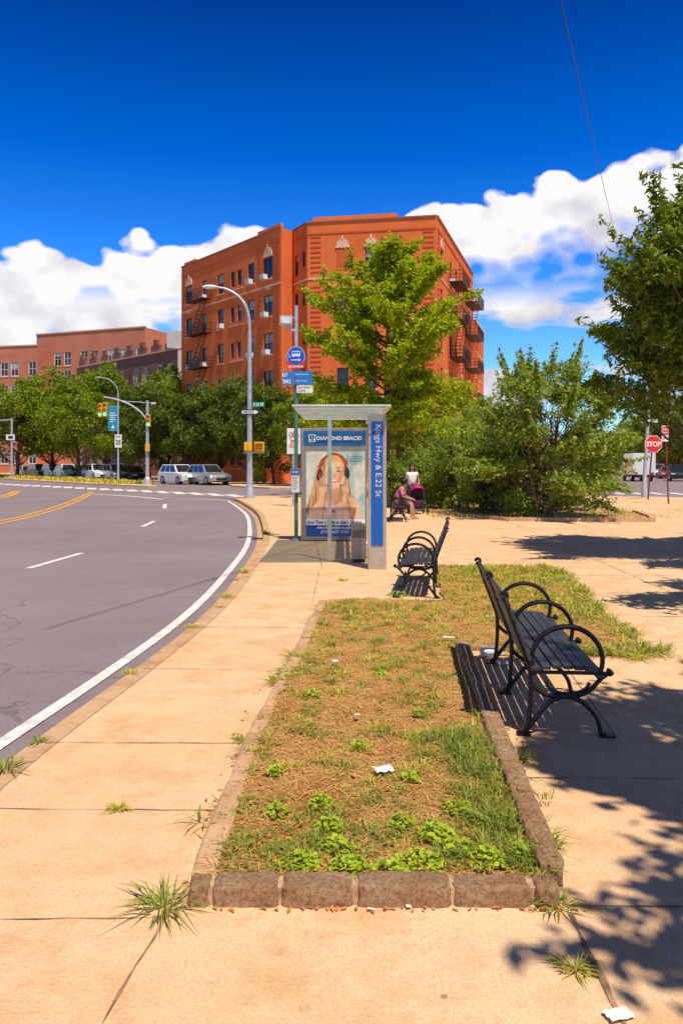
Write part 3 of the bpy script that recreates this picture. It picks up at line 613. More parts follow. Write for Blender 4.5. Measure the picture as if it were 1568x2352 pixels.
mb=MB(); mb.box(-11*s4,-3*s4,-.4,-.12,lz(1036),lz(1016)); mb.box(-2.5*s4,7*s4,-.38,-.12,lz(1036),lz(1018)); mb.build('signal_box',yellow,lp,bevel=.03)
mb=MB(); mb.box(12*s4,34*s4,-.30,0,lz(1037),lz(1015),0); mb.box(15*s4,31*s4,-.31,-.302,lz(1034),lz(1018),1)
for k in range(4): mb.box(14*s4,32*s4,-.36,-.312,lz(1034-k*4.6),lz(1033-k*4.6),0)
mb.build('signal_box',[yellow,pm('signal_face',(.22,.08,.01),.5)],lp,bevel=.01)
mb=MB(); mb.bar((-.3,-.1,lz(1040)),(.7,-.1,lz(1040)),.05,.05); mb.build('bracket',steel,lp)
def sigmast():
    Y=62.; s=Y/F; z=lambda y:CH+(HY-y)*s; x=(339-CX)/F*Y; X=lambda p:(p-339)*s
    t=thing('traffic_signal','grey traffic signal mast with long arm and green lights on the median','traffic light',(x,Y,0))
    mb=MB(); mb.tube([(0,0,0),(0,0,.5),(0,0,.6),(0,0,z(920))],[.3,.26,.16,.11],10); mb.build('pole',steel,t,True)
    mb=MB(); mb.tube([(X(p.x),0,z(p.y)) for p in catmull([(339,968),(325,948),(300,930),(270,918),(240,912)],5)],.07,8); mb.tube([(X(356),0,z(926)),(X(290),0,z(922)),(X(245),0,z(914))],.03,6); mb.build('arm',steel,t,True)
    gl=pm('signal_green_lit',(.05,.9,.35),.4,emit=2.0,var=0)
    for (px,y0,y1,w) in ((232,927,958,8),(243,925,957,9),(342,953,980,9)):
        mb=MB(); w2=w*s/2; mb.box(X(px)-w2,X(px)+w2,-.25,.05,z(y1),z(y0)); hd=mb.build('signal_head',yellow,t,bevel=.02)
        for k,mt in enumerate((pm('lens_red',(.15,.02,.02),.3),pm('lens_amber',(.2,.1,.01),.3),gl)):
            zc=z(y0+(y1-y0)*(k+.5)/3); mb=MB(); mb.tube([(X(px),-.27,zc),(X(px),-.255,zc)],w2*.8,12); mb.build('lens',mt,hd)
            mb=MB(); mb.tube([(X(px)+w2*.9*math.cos(a),-.38,zc+w2*.9*math.sin(a)) for a in [R(10+k2*20) for k2 in range(9)]],.02,5); 
            mb.build('visor',yellow,hd)
    mb=MB(); mb.box(X(336),X(346),-.35,-.13,z(1037),z(1020)); mb.build('signal_box',yellow,t,bevel=.02)
    mb=MB(); mb.box(X(348),X(358),-.02,.02,z(928),z(924)); mb.build('sensor',white,t)
sigmast()
def banner():
    Y=68.; s=Y/F; z=lambda y:CH+(HY-y)*s; X=lambda p:(p-272)*s
    t=thing('street_lamp','far street lamp on the median with blue banner and 25 speed sign','street lamp',((272-CX)/F*Y,Y,0))
    mb=MB(); mb.tube([(0,0,0),(0,0,.6),(0,0,z(905))],[.18,.09,.065],8); mb.build('pole',steel,t,True)
    mb=MB(); mb.tube([(X(p.x),0,z(p.y)) for p in catmull([(272,905),(268,888),(252,872),(232,867)],5)],.04,8); mb.build('arm',steel,t,True)
    mb=MB(); mb.ball((X(226),0,z(867)),(.3,.14,.08)); mb.build('lamp_head',steel,t,True)
    mb=MB(); mb.box(X(249),X(271),-.03,0,z(988),z(934)); bn=mb.build('banner',pm('banner_blue',(.01,.30,.48),.6),t)
    mb=MB(); mb.bar((X(249),-.02,z(933)),(0,-.02,z(933)),.04,.04); mb.bar((X(249),-.02,z(989)),(0,-.02,z(989)),.04,.04); mb.build('banner_arm',steel,t)
    mb=MB()
    for k,w in enumerate((12,16,10,14,8)): mb.box(X(253),X(253+w),-.04,-.034,z(950+k*5),z(948+k*5))
    mb.add([(X(256),-.04,z(984)),(X(264),-.04,z(984)),(X(260),-.04,z(975))],[(0,1,2)]); mb.build('banner_print',white,bn,'flat')
    mb=MB(); mb.box(X(265),X(281),-.14,-.12,z(1028),z(998)); sp=mb.build('speed_sign',white,t); text('SPEED LIMIT',12*s,3.5*s,X(273),-.145,z(1003),black,sp); text('25',12*s,11*s,X(273),-.145,z(1016),black,sp,bold=.03)
banner()
Y=84.;s=Y/F;z=lambda y:CH+(HY-y)*s
t=thing('sign_post','grey post with side arm and small white sign at the far left edge','sign post',((28-CX)/F*Y,Y,0))
mb=MB(); mb.tube([(0,0,0),(0,0,z(960))],.12,8); mb.build('pole',steel,t,True); mb=MB(); mb.bar((0,0,z(964)),(-40*s,0,z(966)),.12,.12); mb.build('arm',steel,t)
mb=MB(); mb.box(-12*s,8*s,-.16,-.13,z(1011),z(998)); o=mb.build('sign_plate',white,t); mb=MB(); mb.box(-7*s,4*s,-.17,-.165,z(1008),z(1001)); mb.build('sign_symbol',M_frame,o)
# ---------------------------------------------------------------- right signs
rust=pm('rusty_post',(.20,.06,.04),.7,.2)
Y=37.;s=Y/F;z=lambda y:CH+(HY-y)*s; x=(1487-CX)/F*Y
t=thing('stop_sign','red octagonal stop sign on a thin leaning post','stop sign',(x,Y,0))
mb=MB(); mb.tube([(0,0,0),(.22,0,z(1000))],.04,8); mb.build('post',rust,t,True)
ox=11*s; R8=21*s
mb=MB(); P=lambda r:[(ox+r*math.cos(R(22.5+45*k)),z(1020)+r*math.sin(R(22.5+45*k))) for k in range(8)]
mb.prismY(P(R8),-.07,-.05,1); mb.add([(a,-.074,b_) for a,b_ in P(R8*.93)],[tuple(range(8))],0); pl=mb.build('sign_plate',[red,white],t,'flat'); text('STOP',33*s,12*s,ox,-.08,z(1020),white,pl,bold=.035)
Y=33.;s=Y/F;z=lambda y:CH+(HY-y)*s; x=(1534-CX)/F*Y
t=thing('parking_sign','narrow red and white parking sign on a brown post right of the stop sign','parking sign',(x,Y,0))
mb=MB(); mb.tube([(0,0,0),(-.15,0,z(975))],.035,8); mb.build('post',rust,t,True)
mb=MB(); mb.box(-17*s,-2*s,-.07,-.05,z(1014),z(978),0); mb.box(-16*s,-3*s,-.076,-.072,z(999),z(980),1); pl=mb.build('sign_plate',[white,red],t); text('No',8*s,6*s,-9.5*s,-.08,z(986),white,pl); text('Standing',11*s,5*s,-9.5*s,-.08,z(994),white,pl)
mb=MB(); mb.add([(a*s,-.077,z(b_)) for a,b_ in [(-15,1007),(-12,1004),(-12,1006),(-7,1006),(-7,1004),(-4,1007),(-7,1010),(-7,1008),(-12,1008),(-12,1010)]],[tuple(range(10))]); mb.build('arrow',red,pl,'flat')
Y=39.;s=Y/F;z=lambda y:CH+(HY-y)*s; x=(1478-CX)/F*Y
t=thing('utility_pole','pale grey pole with one way sign behind the stop sign','pole',(x,Y,0))
mb=MB(); mb.tube([(0,0,0),(0,0,.4),(0,0,.5),(10*s,0,z(940))],[.16,.16,.1,.08],10); mb.build('pole',steel,t,True)
mb=MB(); mb.box(2*s,30*s,-.13,-.11,z(975),z(960),0); pl=mb.build('one_way_plate',black,t); mb=MB(); mb.add([(a*s,-.136,z(b_)) for a,b_ in [(4,967),(12,962),(12,964.5),(28,963),(28,971),(12,969.5),(12,972)]],[tuple(range(7))]); mb.build('arrow',white,pl,'flat')
mb=MB(); mb.box(-22*s,4*s,-.13,-.11,z(950),z(940)); pl=mb.build('street_name_plate',green,t); 
# ---------------------------------------------------------------- vehicles
M_tyre=pm('tyre_rubber',(.015,.015,.015),.8); M_rim=pm('wheel_rim',(.35,.35,.37),.3,.7); M_cg=pm('car_glass',(.02,.025,.03),.08,spec=.8); M_hl=pm('headlight_glass',(.7,.7,.7),.15); M_tl=pm('taillight_red',(.4,.01,.01),.2); M_trim=pm('black_trim',(.02,.02,.02),.6)
CM={}
def arch(cx,r,n=8): return [(cx+r*math.cos(a),.28+r*math.sin(a)) for a in [PI*k/n for k in range(n+1)]]
def carmeshes(kind):
    if kind in CM: return CM[kind]
    if kind=='suv': out=[(-2.25,.35),(-2.33,.6),(-2.28,1.0),(-1.6,1.04),(.9,1.03),(1.55,.98),(2.15,.86),(2.3,.65),(2.27,.3)]; cab=(-2.22,1.15,-1.85,.3,1.02,1.68,.86,.66); wr=.37;w=.93
    else: out=[(-2.3,.32),(-2.36,.6),(-2.3,.92),(-1.7,.97),(.95,.93),(1.6,.87),(2.2,.72),(2.33,.5),(2.28,.26)]; cab=(-1.85,1.05,-1.15,.2,.93,1.43,.82,.6); wr=.33;w=.9
    bot=[(1.4+wr+.06,.26)]+arch(1.42,wr+.05)+[(1.0,.24),(-1.0,.24)]+arch(-1.4,wr+.05)
    prof=out+bot; n=len(prof); mb=MB()
    secs=[(-w,.90),(-w+.08,1.),(w-.08,1.),(w,.90)]
    V=[]
    for y,k in secs:
        for x,zz in prof: V.append((x*(.985 if k<1 else 1),y,.55+(zz-.55)*(k if zz>.7 else 1)))
    fs=[tuple(range(n)),tuple(range(3*n,4*n))[::-1]]
    for a in range(3):
        for i in range(n): fs.append((a*n+i,(a+1)*n+i,(a+1)*n+(i+1)%n,a*n+(i+1)%n))
    mb.add(V,fs)
    xa,xb,xc,xd,z0,z1,wa,wb=cab; z0-=.03
    C=[(xa,-wa,z0),(xb,-wa,z0),(xb,wa,z0),(xa,wa,z0),(xc,-wb,z1),(xd,-wb,z1),(xd,wb,z1),(xc,wb,z1)]
    mb.add(C,[(0,1,5,4),(1,2,6,5),(2,3,7,6),(3,0,4,7),(4,5,6,7)])
    body=mb.mesh('body',pm('car_paint',(.5,.5,.5),.3,coat=.6),False)
    def pan(a,b_,c,d,u0,u1,v0,v1,mbx):
        a,b_,c,d=[Vector(C[i]) for i in (a,b_,c,d)]; nrm=(b_-a).cross(d-a).normalized()
        f=lambda u,v:(a.lerp(b_,u)).lerp(d.lerp(c,u),v)+nrm*.008
        mbx.poly([f(u0,v0),f(u1,v0),f(u1,v1),f(u0,v1)])
    gm=MB()
    for (a,b_,c,d) in ((0,1,5,4),(2,3,7,6)):
        cuts=(.06,.33,.36,.62,.65,.94) if kind=='suv' else (.1,.47,.5,.9,.9,.9)
        for k in range(0,6,2):
            if cuts[k+1]>cuts[k]: pan(a,b_,c,d,cuts[k],cuts[k+1],.1,.88,gm)
    pan(1,2,6,5,.06,.94,.08,.92,gm); pan(3,0,4,7,.08,.92,.12,.9,gm)
    glass=gm.mesh('windows',M_cg,'flat')
    tm=MB(); tm.tube([(0,-.11,0),(0,-.1,0),(0,.1,0),(0,.11,0)],[wr*.9,wr,wr,wr*.9],18); tyre=tm.mesh('tyre',M_tyre)
    rm=MB(); rm.tube([(0,-.118,0),(0,.118,0)],wr*.62,14); rim=rm.mesh('rim',M_rim)
    hm=MB(); hm.box(-.1,.06,-.2,.2,-.06,.06); hl=hm.mesh('headlight',M_hl); tl=MB(); tl.box(-.05,.08,-.15,.15,-.09,.09); tlm=tl.mesh('taillight',M_tl)
    bm_=MB(); bm_.box(2.27,2.345,-.45,.45,.42,.6); bm_.box(2.25,2.35,-.8,.8,.27,.36); bm_.box(-2.37,-2.28,-.8,.8,.34,.45); tr=bm_.mesh('grille',M_trim)
    CM[kind]=(body,glass,tyre,rim,hl,tlm,tr,wr,w,out); return CM[kind]
def car(kind,paint,loc,heading,label,group):
    body,glass,tyre,rim,hl,tlm,tr,wr,w,out=carmeshes(kind)
    t=thing('parked_car',label,'car',loc,heading,group)
    o=link('body',body,t); o.material_slots[0].link='OBJECT'; o.material_slots[0].material=paint
    link('windows',glass,t); link('grille',tr,t)
    for sx in (1.42,-1.4):
        for sy in (-1,1):
            h=link('wheel',tyre,t,Matrix.Translation((sx,sy*(w-.1),wr))); link('rim',rim,h)
    zf=out[-2][1]+.1
    for sy in (-1,1): link('headlight',hl,t,Matrix.Translation((2.24,sy*(w-.25),zf))); link('taillight',tlm,t,Matrix.Translation((-2.33,sy*(w-.2),.82)))
    return t
pw=pm('paint_white',(.78,.78,.78),.25,coat=.5,var=.02);psv=pm('paint_silver',(.45,.46,.49),.3,.5,coat=.5,var=.02);pbk=pm('paint_black',(.02,.02,.025),.2,coat=.6,var=.02);pgy=pm('paint_grey',(.15,.16,.18),.25,.3,coat=.5,var=.02);pbl=pm('paint_blue',(.02,.06,.3),.25,coat=.5,var=.02);prd=pm('paint_red',(.35,.03,.03),.25,coat=.5,var=.02);ptn=pm('paint_tan',(.4,.3,.18),.3,coat=.5,var=.02)
hd=math.atan2(-.9,.66)
for px,Yc,k,p,lab in [(413,68,'suv',pw,'white sport utility car parked left of the silver one'),(478,66,'suv',psv,'silver sport utility car parked nearest under the trees'),(306,82,'sedan',pbk,'black low car parked behind the signal mast'),(264,83,'suv',psv,'silver car parked under the speed sign'),(223,85,'suv',pw,'white sport utility car left of the speed sign'),(185,92,'sedan',pbk,'black car parked between two white cars'),(154,93,'suv',pw,'small white car in the middle of the left parked row'),(124,97,'suv',psv,'pale grey car toward the left end of the row'),(92,100,'suv',pbk,'black sport utility car near the left end of the row'),(62,104,'sedan',ptn,'tan car at the far left end of the parked row')]:
    car(k,p,((px-CX)/F*Yc,Yc,-.12),hd+random.uniform(-.05,.05),lab,'cars parked along the far kerb')
hr=math.atan2(.955,.3)
for px,Yc,k,p,lab,fl in [(1412,118,'sedan',pbl,'blue car driving on the distant right street',1),(1383,125,'suv',pgy,'grey car at the left kerb of the right street',0),(1400,150,'suv',pw,'white car far down the right street',0),(1372,108,'suv',pbk,'dark car by the bush on the right street',0),(1509,100,'suv',psv,'silver car right of the truck',1),(1532,92,'sedan',prd,'red car beyond the parking sign post',1),(1556,80,'suv',pbk,'black sport utility car at the right edge',1),(1440,165,'suv',pw,'tiny white car above the truck',1)]:
    car(k,p,((px-CX)/F*Yc,Yc,-.12),hr+(PI if fl else 0),lab,'cars on the right street')
Y=80.; t=thing('box_truck','white box truck on the right street','truck',((1462-CX)/F*Y,Y,-.12),hr+.15)
mb=MB(); mb.box(-3.2,1.3,-1.05,1.05,.65,2.75); mb.build('cargo_box',pw,t,bevel=.04)
mb=MB(); mb.prismY([(1.4,.45),(3.0,.45),(3.1,.95),(2.75,1.2),(2.3,2.0),(1.4,2.05)],-.95,.95); cab=mb.build('cab',pw,t,bevel=.05)
mb=MB(); mb.add([(2.345,-.8,1.93),(2.345,.8,1.93),(2.765,.8,1.25),(2.765,-.8,1.25)],[(0,1,2,3)]); mb.box(1.6,2.2,-.958,-.952,1.25,1.85); mb.box(1.6,2.2,.952,.958,1.25,1.85); mb.build('window',M_cg,cab,'flat')
mb=MB(); mb.box(-3.2,2.6,-.5,.5,.4,.64); mb.build('chassis',M_trim,t)
for xx in (2.2,-2.0):
    for sy in (-.85,.85):
        mb=MB(); mb.tube([(xx,sy-.13,.42),(xx,sy+.13,.42)],.42,16); wh=mb.build('wheel',M_tyre,t); mb=MB(); mb.tube([(xx,sy-.14,.42),(xx,sy+.14,.42)],.22,12); mb.build('rim',M_rim,wh)
for sy in (-.75,.75):
    mb=MB(); mb.box(3.06,3.12,sy-.14,sy+.14,.6,.8); mb.build('headlight',M_hl,t)
    mb=MB(); mb.box(-3.24,-3.21,sy-.14,sy+.14,.7,.9); mb.build('taillight',M_tl,t)
mb=MB(); mb.box(-2.5,.5,-1.062,-1.054,1.5,1.9); mb.box(-2.5,.5,1.054,1.062,1.5,1.9); mb.build('side_stripe',red,t)
# ---------------------------------------------------------------- buildings
def frameM(A,B):
    A=Vector(A);B=Vector(B);d=(B-A).normalized()
    return Matrix(((d.x,-d.y,0,A.x),(d.y,d.x,0,A.y),(0,0,1,0),(0,0,0,1))),(B-A).length
WM={}
def winmesh(w,h,blind,fm):
    k=(round(w,2),round(h,2),blind,fm.name)
    if k in WM: return WM[k]
    mb=MB(); t=.07 if fm is M_frame else .13
    for a in ((-w/2,-w/2+t,0,h),(w/2-t,w/2,0,h),(-w/2+t,w/2-t,0,t),(-w/2+t,w/2-t,h-t,h),(-w/2+t,w/2-t,h/2-.03,h/2+.03)): mb.box(a[0],a[1],.1,.16,a[2],a[3])
    if w>1.25: mb.box(-.03,.03,.095,.155,t,h/2-.035); mb.box(-.03,.03,.095,.155,h/2+.035,h-t)
    fr=mb.mesh('window',fm)
    mb=MB(); mb.poly([(-w/2+t,.14,t),(w/2-t,.14,t),(w/2-t,.14,h-t),(-w/2+t,.14,h-t)],0)
    if blind: mb.poly([(-w/2+t,.136,h*blind),(w/2-t,.136,h*blind),(w/2-t,.136,h-t),(-w/2+t,.136,h-t)],1)
    WM[k]=(fr,mb.mesh('pane',[M_win,M_blind],'flat')); return WM[k]
def facade(parent,A,B,H,wins,wallmat,z0=0,name='wall',fm=None):
    M,L=frameM(A,B); mb=MB(M)
    us=sorted({0,L}|{round(w[0]-w[2]/2,3) for w in wins}|{round(w[0]+w[2]/2,3) for w in wins}); zs=sorted({z0,H}|{round(w[1],3) for w in wins}|{round(w[1]+w[3],3) for w in wins})
    for i in range(len(us)-1):
        for j in range(len(zs)-1):
            cu,cz=(us[i]+us[i+1])/2,(zs[j]+zs[j+1])/2
            if any(abs(cu-w[0])<w[2]/2 and w[1]<cz<w[1]+w[3] for w in wins): continue
            mb.poly([(us[i],0,zs[j]),(us[i+1],0,zs[j]),(us[i+1],0,zs[j+1]),(us[i],0,zs[j+1])])
    for u,z,w,h in [x[:4] for x in wins]:
        a,b=u-w/2,u+w/2
        for q_ in ([(a,0,z),(b,0,z),(b,.25,z),(a,.25,z)],[(a,0,z+h),(b,0,z+h),(b,.25,z+h),(a,.25,z+h)],[(a,0,z),(a,0,z+h),(a,.25,z+h),(a,.25,z)],[(b,0,z),(b,0,z+h),(b,.25,z+h),(b,.25,z)]): mb.poly(q_)
    mb.build(name,wallmat,parent,'flat')
    for w_ in wins:
        u,z,w,h=w_[:4]; bl=random.choice((0,0,0,.7,.55)); fr,pn=winmesh(w,h,bl,fm or M_frame)
        o=link('window',fr,parent,M@Matrix.Translation((u,0,z))); link('pane',pn,o)
    return M,L
apt=thing('apartment_building','big orange red brick corner apartment block six storeys high with black fire escapes','apartment building',(0,0,0))
H=22.0; A_=(-16.65,83);B_=(-5.2,68.7);B2=(-4.25,69.9);C_=(-2.9,67.5);D_=(7.85,65.6);E_=(14.15,86)
rows=[17.95-3.35*k for k in range(6)]
W1=[]
for k,z in enumerate(rows):
    for u,w in ((1.7,1.3),(4.9,.9),(8.05,1.15),(10.3,.75),(11.5,.75),(13.5,1.1),(16.3,1.5)):
        W1.append((u,z+(.3 if w<.8 else 0),w,1.9-(.5 if w<.8 else 0)))
MA,LA=facade(apt,A_,B_,H,W1,B_red)
facade(apt,B_,B2,H,[],B_red)
MI,LI=facade(apt,B2,C_,H,[(.7,z,.6,1.8) for z in rows]+[(2.1,z+.5,.5,1.3) for z in rows],B_red)
MCD,LC=facade(apt,C_,D_,H,[(u,z,1.0,1.8) for z in rows for u in ((5.45,) if z>17 else (3.05,5.45,8.0))],B_red)
MD,LD=facade(apt,D_,E_,H,[(u,z,1.1,1.9) for z in rows for u in (2.2,7.0,10,16.5)],B_red)
mb=MB(); 
for a,b_ in (((14.15,86),(-8,98)),((-8,98),(-16.65,83))):
    mb.poly([(a[0],a[1],0),(b_[0],b_[1],0),(b_[0],b_[1],H),(a[0],a[1],H)])
mb.build('rear_wall',B_red,apt,'flat')
mb=MB(); mb.poly([(x,y,H-.6) for x,y in (A_,B_,B2,C_,D_,E_,(-8,98))]); rfo=mb.build('roof',pm('roof_felt',(.12,.11,.1),.9),apt,'flat')
mb=MB(); mb.box(-1.2,.3,69.5,71,H-.59,H+.55); mb.box(.4,.9,70,70.5,H-.59,H+.35); mb.tube([(-.3,70,H),(-.3,70,H+1.1)],.05,6); mb.build('chimney',limest,rfo)
tr=MB(); qn=MB(); st=MB()
for (Mx,Lx) in ((MA,LA),(MI,LI),(MCD,LC),(MD,LD)):
    tr.M=Mx; tr.box(0.05,Lx-.05,-.1,.25,H+.003,H+.12)
    st.M=Mx; st.box(0.08,Lx-.08,-.07,-.002,rows[1]+2.6,rows[1]+2.72); st.box(0.08,Lx-.08,-.06,-.002,rows[4]+2.6,rows[4]+2.8)
    qn.M=Mx; qn.box(.08,Lx-.08,-.05,-.002,H-1.0,H-.85)
def quoin(Mx,u,w=.9):
    qn.M=Mx; z=1.
    while z<H-1.2:
        if not (abs(z-(rows[1]+2.7))<.35 or abs(z-(rows[4]+2.7))<.35): qn.box(u-w/2,u+w/2,-.05,-.002,z,z+.12)
        z+=.42
quoin(MCD,.75);quoin(MCD,LC-.7);quoin(MA,LA-.6,.7);quoin(MA,.5,.6);quoin(MA,14.9,.5);quoin(MD,.7);quoin(MD,12.,.8)
par=MB()
for Mx,u0,u1,h in ((MCD,.5,7.6,.35),(MA,14.6,LA-.1,.3),(MA,.6,3,.25)):
    par.M=Mx; par.box(u0,u1,0.002,.3,H+.125,H+.125+h)
par.build('parapet',B_red,apt)
def archw(Mx,u,z,w):
    st.M=Mx; n=12; P=[(u+w/2*math.cos(PI*k/n),z+w*.58*math.sin(PI*k/n)) for k in range(n+1)]; st.prismY(P,-.08,-.002); st.box(u-w/2-.06,u+w/2+.06,-.1,-.003,z-.12,z-.003); st.box(u-.08,u+.08,-.12,-.083,z+w*.5,z+w*.8)
for u in (1.7,16.3): archw(MA,u,rows[0]+2.05,1.25)
for u in (3.05,5.45): archw(MCD,u,rows[0]+1.95,1.1)
archw(MD,2.2,rows[0]+2.08,1.1)
for u,z in ((16.3,rows[0]-.95),(1.7,rows[0]-.95)): st.M=MA; st.box(u-.4,u+.4,-.05,-.002,z,z+.35)
for (Mx,cols) in ((MA,(1.7,4.9,8.05,10.3,11.5,13.5,16.3)),(MCD,(5.45,)),(MD,(2.2,7.0,10,16.5))):
    st.M=Mx
    for u in cols:
        for z in rows: st.box(u-.65,u+.65,-.08,-.002,z-.1,z-.003)
tr.build('coping',pm('coping_stone',(.36,.14,.08),.8),apt); qn.build('brick_quoins',M_band,apt); st.build('stone_trim',pm('stone_trim',(.78,.50,.34),.8),apt)
qn2=MB(MCD); qn2.box(2.55,3.55,-.03,-.002,rows[0],rows[0]+1.8); qn2.build('blind_window',M_band,apt)
for Mx,u,z in ((MA,15.8,rows[0]),(MA,4.9,rows[0]),(MA,8.3,rows[1]),(MA,15.9,rows[1]),(MA,1.9,rows[2]),(MA,4.9,rows[2]),(MA,13.5,rows[2]),(MA,8.0,rows[3]),(MA,1.5,rows[3]),(MA,16.2,rows[2]),(MA,13.4,rows[0]),(MD,7,rows[0]),(MD,10,rows[1]),(MD,7,rows[3])):
    mb=MB(Mx); mb.box(u-.32,u+.32,-.4,.09,z+.002,z+.42,0); mb.box(u-.28,u+.28,-.41,-.402,z+.05,z+.38,1); mb.build('air_conditioner',[white,steel],apt)
def escape(Mx,u,w,dp=1.1,ladder=True):
    mb=MB(Mx)
    for k,z in enumerate(rows[:6]):
        if z<2: continue
        z-=.15; mb.box(u-w/2,u+w/2,-dp,-.09,z-.05,z)
        for zz in (.3,.6,.95):
            mb.box(u-w/2,u+w/2,-dp,-dp+.04,z+zz,z+zz+.04)
            for e in (-1,1): mb.box(u+e*w/2-.02,u+e*w/2+.02,-dp+.045,-.01,z+zz,z+zz+.04)
        n=int(w/.22)
        for i in range(n+1): mb.box(u-w/2+i*w/n-.012,u-w/2+i*w/n+.012,-dp-.022,-dp-.002,z,z+.99)
        if k<5 and ladder:
            for e in (-.25,.25): mb.bar((u-w*.3,-dp*.5+e,z-3.3),(u+w*.3,-dp*.5+e,z-.06),.05,.08)
            for i in range(9): f_=i/9; mb.bar((u-w*.3+w*.6*f_,-dp*.5-.22,z-3.25+3.2*f_),(u-w*.3+w*.6*f_,-dp*.5+.22,z-3.25+3.2*f_),.1,.03)
    mb.build('fire_escape',darkm,apt)
escape(MA,4.6,3.6); escape(MD,7.6,4.6,1.3); escape(MD,17.,5.2,1.4)
def block_b(name,label,A,B,H,depth,mat,cols,rows_,w,h,parapet=True,fr=None,trim=limest,fm=None):
    t=thing(name,label,'building'); M,L=frameM(A,B)
    wins=[(L*(i+.5)/cols+(.35 if i%2 else -.35),z,w,h) for i in range(cols) for z in rows_]
    facade(t,A,B,H,wins,mat,fm=fm)
    mb=MB(M); 
    for e in (0,L): mb.poly([(e,0,0),(e,depth,0),(e,depth,H),(e,0,H)])
    mb.poly([(0,depth,0),(L,depth,0),(L,depth,H),(0,depth,H)]); mb.build('side_wall',mat if fr is None else fr,t,'flat')
    mb=MB(M); mb.poly([(0,0,H-.4),(L,0,H-.4),(L,depth,H-.4),(0,depth,H-.4)]); mb.build('roof',MC['roof_felt'],t,'flat')
    mb=MB(M); mb.box(-.05,L+.05,-.15,.3,H+.002,H+.2); 
    for z in rows_:
        for i in range(cols): u=L*(i+.5)/cols+(.35 if i%2 else -.35); mb.box(u-w/2-.1,u+w/2+.1,-.08,-.002,z-.15,z-.003)
    mb.build('coping',trim,t); return t,M,L
wf=pm('window_frame_white',(.75,.73,.70),.6)
block_b('brick_building','tan brick apartment block with white window sills far behind the left trees',(-52,136),(-31.5,128),23.5,14,B_tan,8,[5.0,8.3,11.6,14.9,18.0],1.5,2.4,fm=wf,trim=pm('tan_coping',(.60,.40,.28),.8))
block_b('brick_building','red brick building at the far left edge of the picture',(-66,136),(-50.5,132.5),21.2,10,B_tan,6,[1.5,5.2,8.8,12.4,16.2],1.5,2.4,fm=wf,trim=MC['tan_coping'])
t2,M2,L2=block_b('row_house','dark brick row house block with stepped roofline left of the corner apartment block',(-38,114.5),(-19.6,95.5),15.3,14,B_dark,9,[1.5,4.9,8.3,11.6],1.3,2.2,fr=pm('painted_side_wall',(.6,.55,.55),.8),fm=wf,trim=MC['tan_coping'])
mb=MB(M2)
for i in range(8):
    u=1.6+i*3.3; mb.box(u-1.0,u+1.0,-.05,.3,15.51,16.3); mb.box(u-.45,u+.45,-.06,.3,16.31,17.0)
mb.build('parapet',B_dark,t2)
mb=MB(); mb.box(-21,-18.6,95.9,103,15.51,17.6); mb.build('stair_bulkhead',MC['painted_side_wall'],t2)
block_b('brick_building','brick house glimpsed behind the big block on its right side',(15.2,91),(18,101),18,8,B_red,3,[1.5,4.9,8.3,11.6,14.6],1.1,1.9)
block_b('brick_building','low brick house far down the right street',(60,150),(95,140),9.5,12,B_tan,9,[1.5,5.2],1.4,1.9)
block_b('brick_building','tan house closing the end of the right street',(48,215),(72,212),8,12,B_tan,6,[1.5,4.8],1.4,1.9)
